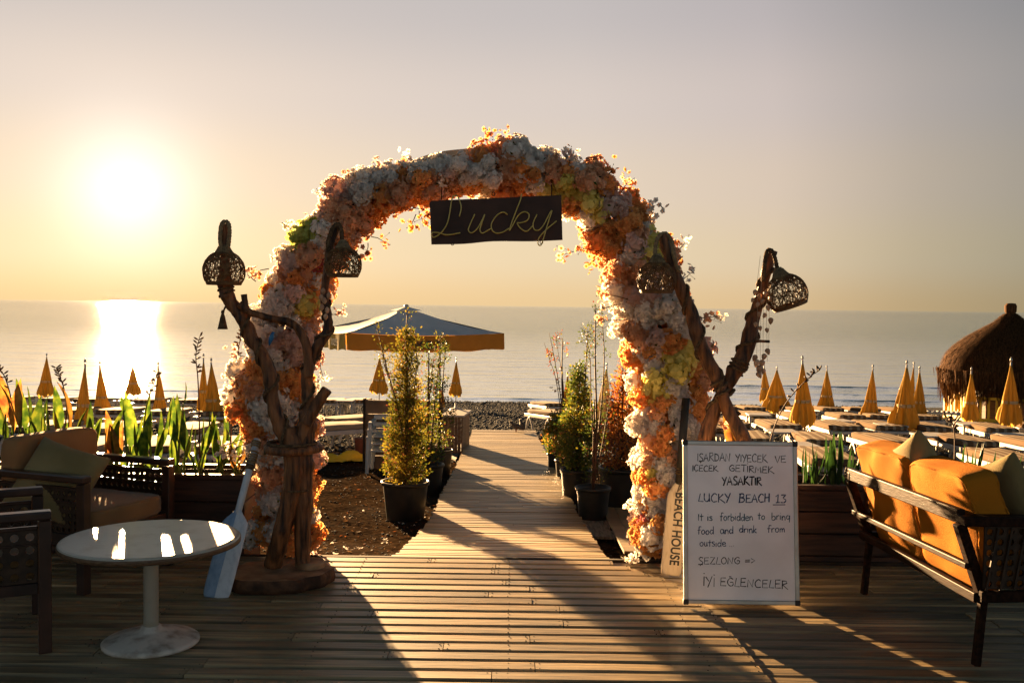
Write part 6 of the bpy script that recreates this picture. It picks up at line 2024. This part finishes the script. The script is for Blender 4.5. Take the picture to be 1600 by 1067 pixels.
# ------------------------------------------------------------------ big white parasol
D1 = 17.0
FL = P(541, 520, D1); S_ = 2.9; th = R(21)
ux = Vector((math.cos(th), math.sin(th), 0)); uy = Vector((-math.sin(th), math.cos(th), 0))
zt = FL.z; C0 = FL + ux * S_ / 2 + uy * S_ / 2
apz = P(632, 482, C0.y).z
bpz = thing('big_parasol', 'large open square parasol with white top and orange lettered valance', 'parasol', Vector((C0.x, C0.y, terr(C0.y))))
cor = [FL, FL + ux * S_, FL + ux * S_ + uy * S_, FL + uy * S_]
ap_ = Vector((C0.x, C0.y, apz))
for k in range(4):
    a, b = cor[k], cor[(k + 1) % 4]; n = 10; m_ = 8; vs = []
    for j in range(m_ + 1):
        f = j / m_
        for i in range(n + 1):
            e = a.lerp(b, i / n); q = e.lerp(ap_ + (e - ap_) * .10, f)
            q.z -= .05 * math.sin(math.pi * i / n) * (1 - f) * 1.0 + .10 * math.sin(math.pi * f) * .5
            vs.append(q)
    mb = MB(); mb.add(vs, [(j * (n + 1) + i, j * (n + 1) + i + 1, (j + 1) * (n + 1) + i + 1, (j + 1) * (n + 1) + i) for j in range(m_) for i in range(n)])
    cpan = mb.build('canopy_panel', M['canopy_white'], bpz, True)
    vs = []; nv = 24
    for j in range(4):
        for i in range(nv + 1):
            e = a.lerp(b, i / nv); nrm_ = (b - a).cross(Vector((0, 0, 1))).normalized()
            top_z = -.05 * math.sin(math.pi * i / nv)
            vs.append(e + Vector((0, 0, top_z - .002 - j / 3 * (.29 + .012 * math.sin(i * 1.1)))) + nrm_ * (.012 * math.sin(i * .9 + k) * j / 3 + .01))
    mb = MB(); mb.add(vs, [(j * (nv + 1) + i, j * (nv + 1) + i + 1, (j + 1) * (nv + 1) + i + 1, (j + 1) * (nv + 1) + i) for j in range(3) for i in range(nv)])
    mb.build('valance', M['valance'] if k in (0, 1, 2) else M['valance_side'], bpz, True)
    mb = MB(); mb.tube([ap_ - Vector((0, 0, .06)), a - Vector((0, 0, .03))], .012, 5); mb.build('rib', M['metal_dark'], cpan)
vcap = [ap_ + (c - ap_) * .17 + Vector((0, 0, .035)) for c in cor]
mb = MB(); mb.add(vcap + [ap_ + Vector((0, 0, .04))], [(0, 1, 4), (1, 2, 4), (2, 3, 4), (3, 0, 4)]); mb.build('vent_cap', M['canopy_white'], bpz)
mb = MB(); mb.lathe([(.03, terr(C0.y)), (.03, apz + .06)], (C0.x, C0.y, 0), seg=12); mb.lathe([(.05, apz + .035), (.045, apz + .06), (.02, apz + .08)], (C0.x, C0.y, 0), seg=12); mb.build('pole', M['grey_plastic'], bpz, True)
mb = MB(); mb.box((C0.x, C0.y, terr(C0.y) + .05), (.7, .7, .1)); mb.build('base', M['deck_dark'], bpz, bevel=.01)
me = text_mesh('axess', .30, M['black'], extrude=.001, sx=1.15, bold=.004)
c = P(664, 535, D1); fr = (664 - 541) / (788 - 541)
c = FL + ux * S_ * fr + Vector((0, 0, -.05 - .14)) - uy * .045
link('lettering', me, bpz, Matrix((ux, Vector((0, 0, 1)), -uy)).transposed().to_4x4().copy() if False else Matrix.Translation(c) @ Matrix((ux, Vector((0, 0, 1)), -uy)).transposed().to_4x4())
me = text_mesh('axess', .26, M['black'], extrude=.001, sx=1.0, bold=.004)
link('lettering', me, bpz, Matrix.Translation(FL + uy * .85 - ux * .045 + Vector((0, 0, -.17))) @ Matrix((-uy, Vector((0, 0, 1)), -ux)).transposed().to_4x4())

# ------------------------------------------------------------------ thatched hut
HD = 28.0
hc = P(1577, 560, HD); zg = terr(HD)
hut = thing('thatched_hut', 'round thatched beach hut with yellow railings at the right', 'hut', (hc.x, HD, zg))
zap = P(1573, 489, HD).z
km = HD / F
prof = [(a_ * km, zap - b_ * km) for a_, b_ in ((7, 0), (11, 7), (20, 15), (37, 25), (57, 37), (75, 51), (88, 66), (94, 82), (96, 98))]
mb = MB(); mb.lathe(prof, (hc.x, HD, 0), seg=40, cap=False, rfun=lambda a, i: 1 + .03 * math.sin(8 * a)); rcore = mb.build('roof', M['thatch'], hut, True)
# strands following the roof
PR = np.array(prof); n = 15000
az = rng.random(n) * 6.283; f0 = rng.random(n) ** .75 * (len(prof) - 1.2)
def rp_(f):
    i = np.minimum(f.astype(int), len(prof) - 2); t_ = f - i
    return PR[i] * (1 - t_)[:, None] + PR[i + 1] * t_[:, None]
V = np.empty((n, 8, 3)); ln = rng.uniform(.6, 1.3, n); lift = rng.uniform(.01, .10, n) ** 1.0; wd = rng.uniform(.004, .011, n)
for s_ in range(4):
    f = np.minimum(f0 + ln * s_ / 3, len(prof) - 1.001); q = rp_(f); over = np.maximum(f0 + ln * s_ / 3 - (len(prof) - 1), 0)
    r_ = q[:, 0] + lift * (.4 + s_ / 3); z_ = q[:, 1] - over * .28
    a_ = az + (rng.normal(size=n) * .01)
    for side in (0, 1):
        aa = a_ + (side - .5) * 2 * wd / np.maximum(r_, .2)
        V[:, s_ * 2 + side] = np.stack([hc.x + r_ * np.cos(aa), HD + r_ * np.sin(aa), z_], 1)
# ragged fringe
n2 = 5200
az2 = rng.random(n2) * 6.283; r2_ = 1.70 + rng.normal(size=n2) * .09; top_z = zap - 88 * km; L2 = rng.uniform(.25, .95, n2) + .16 * np.sin(az2 * 9) + .08 * np.sin(az2 * 23) 
V2 = np.empty((n2, 8, 3))
for s_ in range(4):
    for side in (0, 1):
        rr = r2_ - .06 * s_ / 3 + rng.normal(size=n2) * .01; aa = az2 + (side - .5) * .012 * (1 - .25 * s_)
        V2[:, s_ * 2 + side] = np.stack([hc.x + rr * np.cos(aa), HD + rr * np.sin(aa), top_z - L2 * s_ / 3], 1)
Vt = np.concatenate([V, V2]).reshape(-1, 3) - np.array([hc.x, HD, zg]); nn_ = n + n2
q = np.array([(0, 1, 3, 2), (2, 3, 5, 4), (4, 5, 7, 6)]); Fa = (q[None] + (np.arange(nn_) * 8)[:, None, None]).reshape(-1, 4)
o = link('thatch', np_mesh('thatch', Vt, [(Fa, 0)], [M['thatch']]), rcore); tag(o, kind='stuff')
mb = MB(); mb.lathe([(.12, zap - .02), (.15, zap + .04), (.16, zap + .20), (.12, zap + .27), (.02, zap + .28)], (hc.x, HD, 0), seg=16, rfun=lambda a, i: 1 + .06 * math.sin(7 * a + i)); mb.build('roof_cap', M['thatch'], rcore, True)
RH = 1.62; pts8 = [Vector((hc.x + RH * math.cos(a), HD + RH * math.sin(a), zg)) for a in [math.pi / 8 + k * math.pi / 4 for k in range(8)]]
for k in range(8):
    a, b = pts8[k], pts8[(k + 1) % 8]
    mb = MB(); mb.box(a + Vector((0, 0, .75)), (.10, .10, 1.5)); mb.build('post', M['gazebo'], hut, bevel=.008)
    if k in (1,): continue
    for zz, hh in ((.72, .07), (.10, .12)):
        mb = MB(); mb.bar(a + Vector((0, 0, zz)), b + Vector((0, 0, zz)), .05, hh); mb.build('rail', M['gazebo'], hut, bevel=.004)
    for j in range(1, 6):
        q_ = a.lerp(b, j / 6); mb = MB(); mb.box(q_ + Vector((0, 0, .42)), (.045, .045, .52)); mb.build('baluster', M['gazebo'], hut)
mb = MB(); mb.lathe([(1.66, zg - .1), (1.66, zg + .05), (.01, zg + .05)], (hc.x, HD, 0), seg=8, cap=False); mb.build('floor', M['counter'], hut)
mb = MB(); mb.lathe([(.85, zg + .05), (.85, zg + .80), (.95, zg + .80), (.95, zg + .85), (.01, zg + .86)], (hc.x, HD, 0), seg=16, cap=False); mb.build('bar_counter', M['counter'], hut)

# ------------------------------------------------------------------ birds
def bird(px, py, yaw, lbl, s=1.0, z_off=0.0):
    g = gp(px, py, z_off)
    t = thing('pigeon', lbl, 'bird', g)
    Rz = Matrix.Rotation(yaw, 3, 'Z')
    def q(x, y, z): return g + Rz @ Vector((x * s, y * s, z * s))
    mb = MB(); mb.tube([q(*a) for a in ((-.20, 0, .085), (-.14, 0, .10), (-.07, 0, .125), (0, 0, .135), (.06, 0, .155), (.085, 0, .19), (.10, 0, .215), (.125, 0, .218), (.15, 0, .21))], [v_ * s for v_ in (.012, .025, .048, .056, .042, .026, .027, .022, .003)], 9)
    mb.build('body', M['bird'], t, True)
    for k in (-1, 1):
        mb = MB(); mb.tube([q(-.01, k * .022, .09), q(0, k * .022, 0)], .006 * s, 4); mb.build('leg', M['pot_red'], t)


bird(806, 683.5, 2.8, 'left of the two small birds at the far end of the boardwalk', .9, .11)
bird(815.5, 681.5, 1.9, 'right of the two small birds at the far end of the boardwalk', .9, .11)
bird(757, 635, .2, 'lone bird on the crest of the shingle by the water', .9)

# a few pale stones and fallen petals on the sand beside the deck
mb = MB()
for (px, py) in ((522, 868), (600, 850), (603, 846), (566, 800), (628, 822), (518, 850), (540, 858), (646, 826), (655, 815), (560, 858), (700, 800), (1000, 880), (990, 876), (975, 870)):
    g = gp(px, py)
    for k in range(4):
        a = random.uniform(0, 6.28); c = g + Vector((random.gauss(0, .012), random.gauss(0, .012), .008))
        mb.add([c, c + Vector((math.cos(a) * .014, math.sin(a) * .014, .006)), c + Vector((math.cos(a + .7) * .024, math.sin(a + .7) * .024, .012)), c + Vector((math.cos(a + 1.4) * .014, math.sin(a + 1.4) * .014, .006))], [(0, 1, 2, 3)])
o = mb.build('fallen_petals', PET['white'], None); tag(o, kind='stuff', label='fallen white petals on the sand')
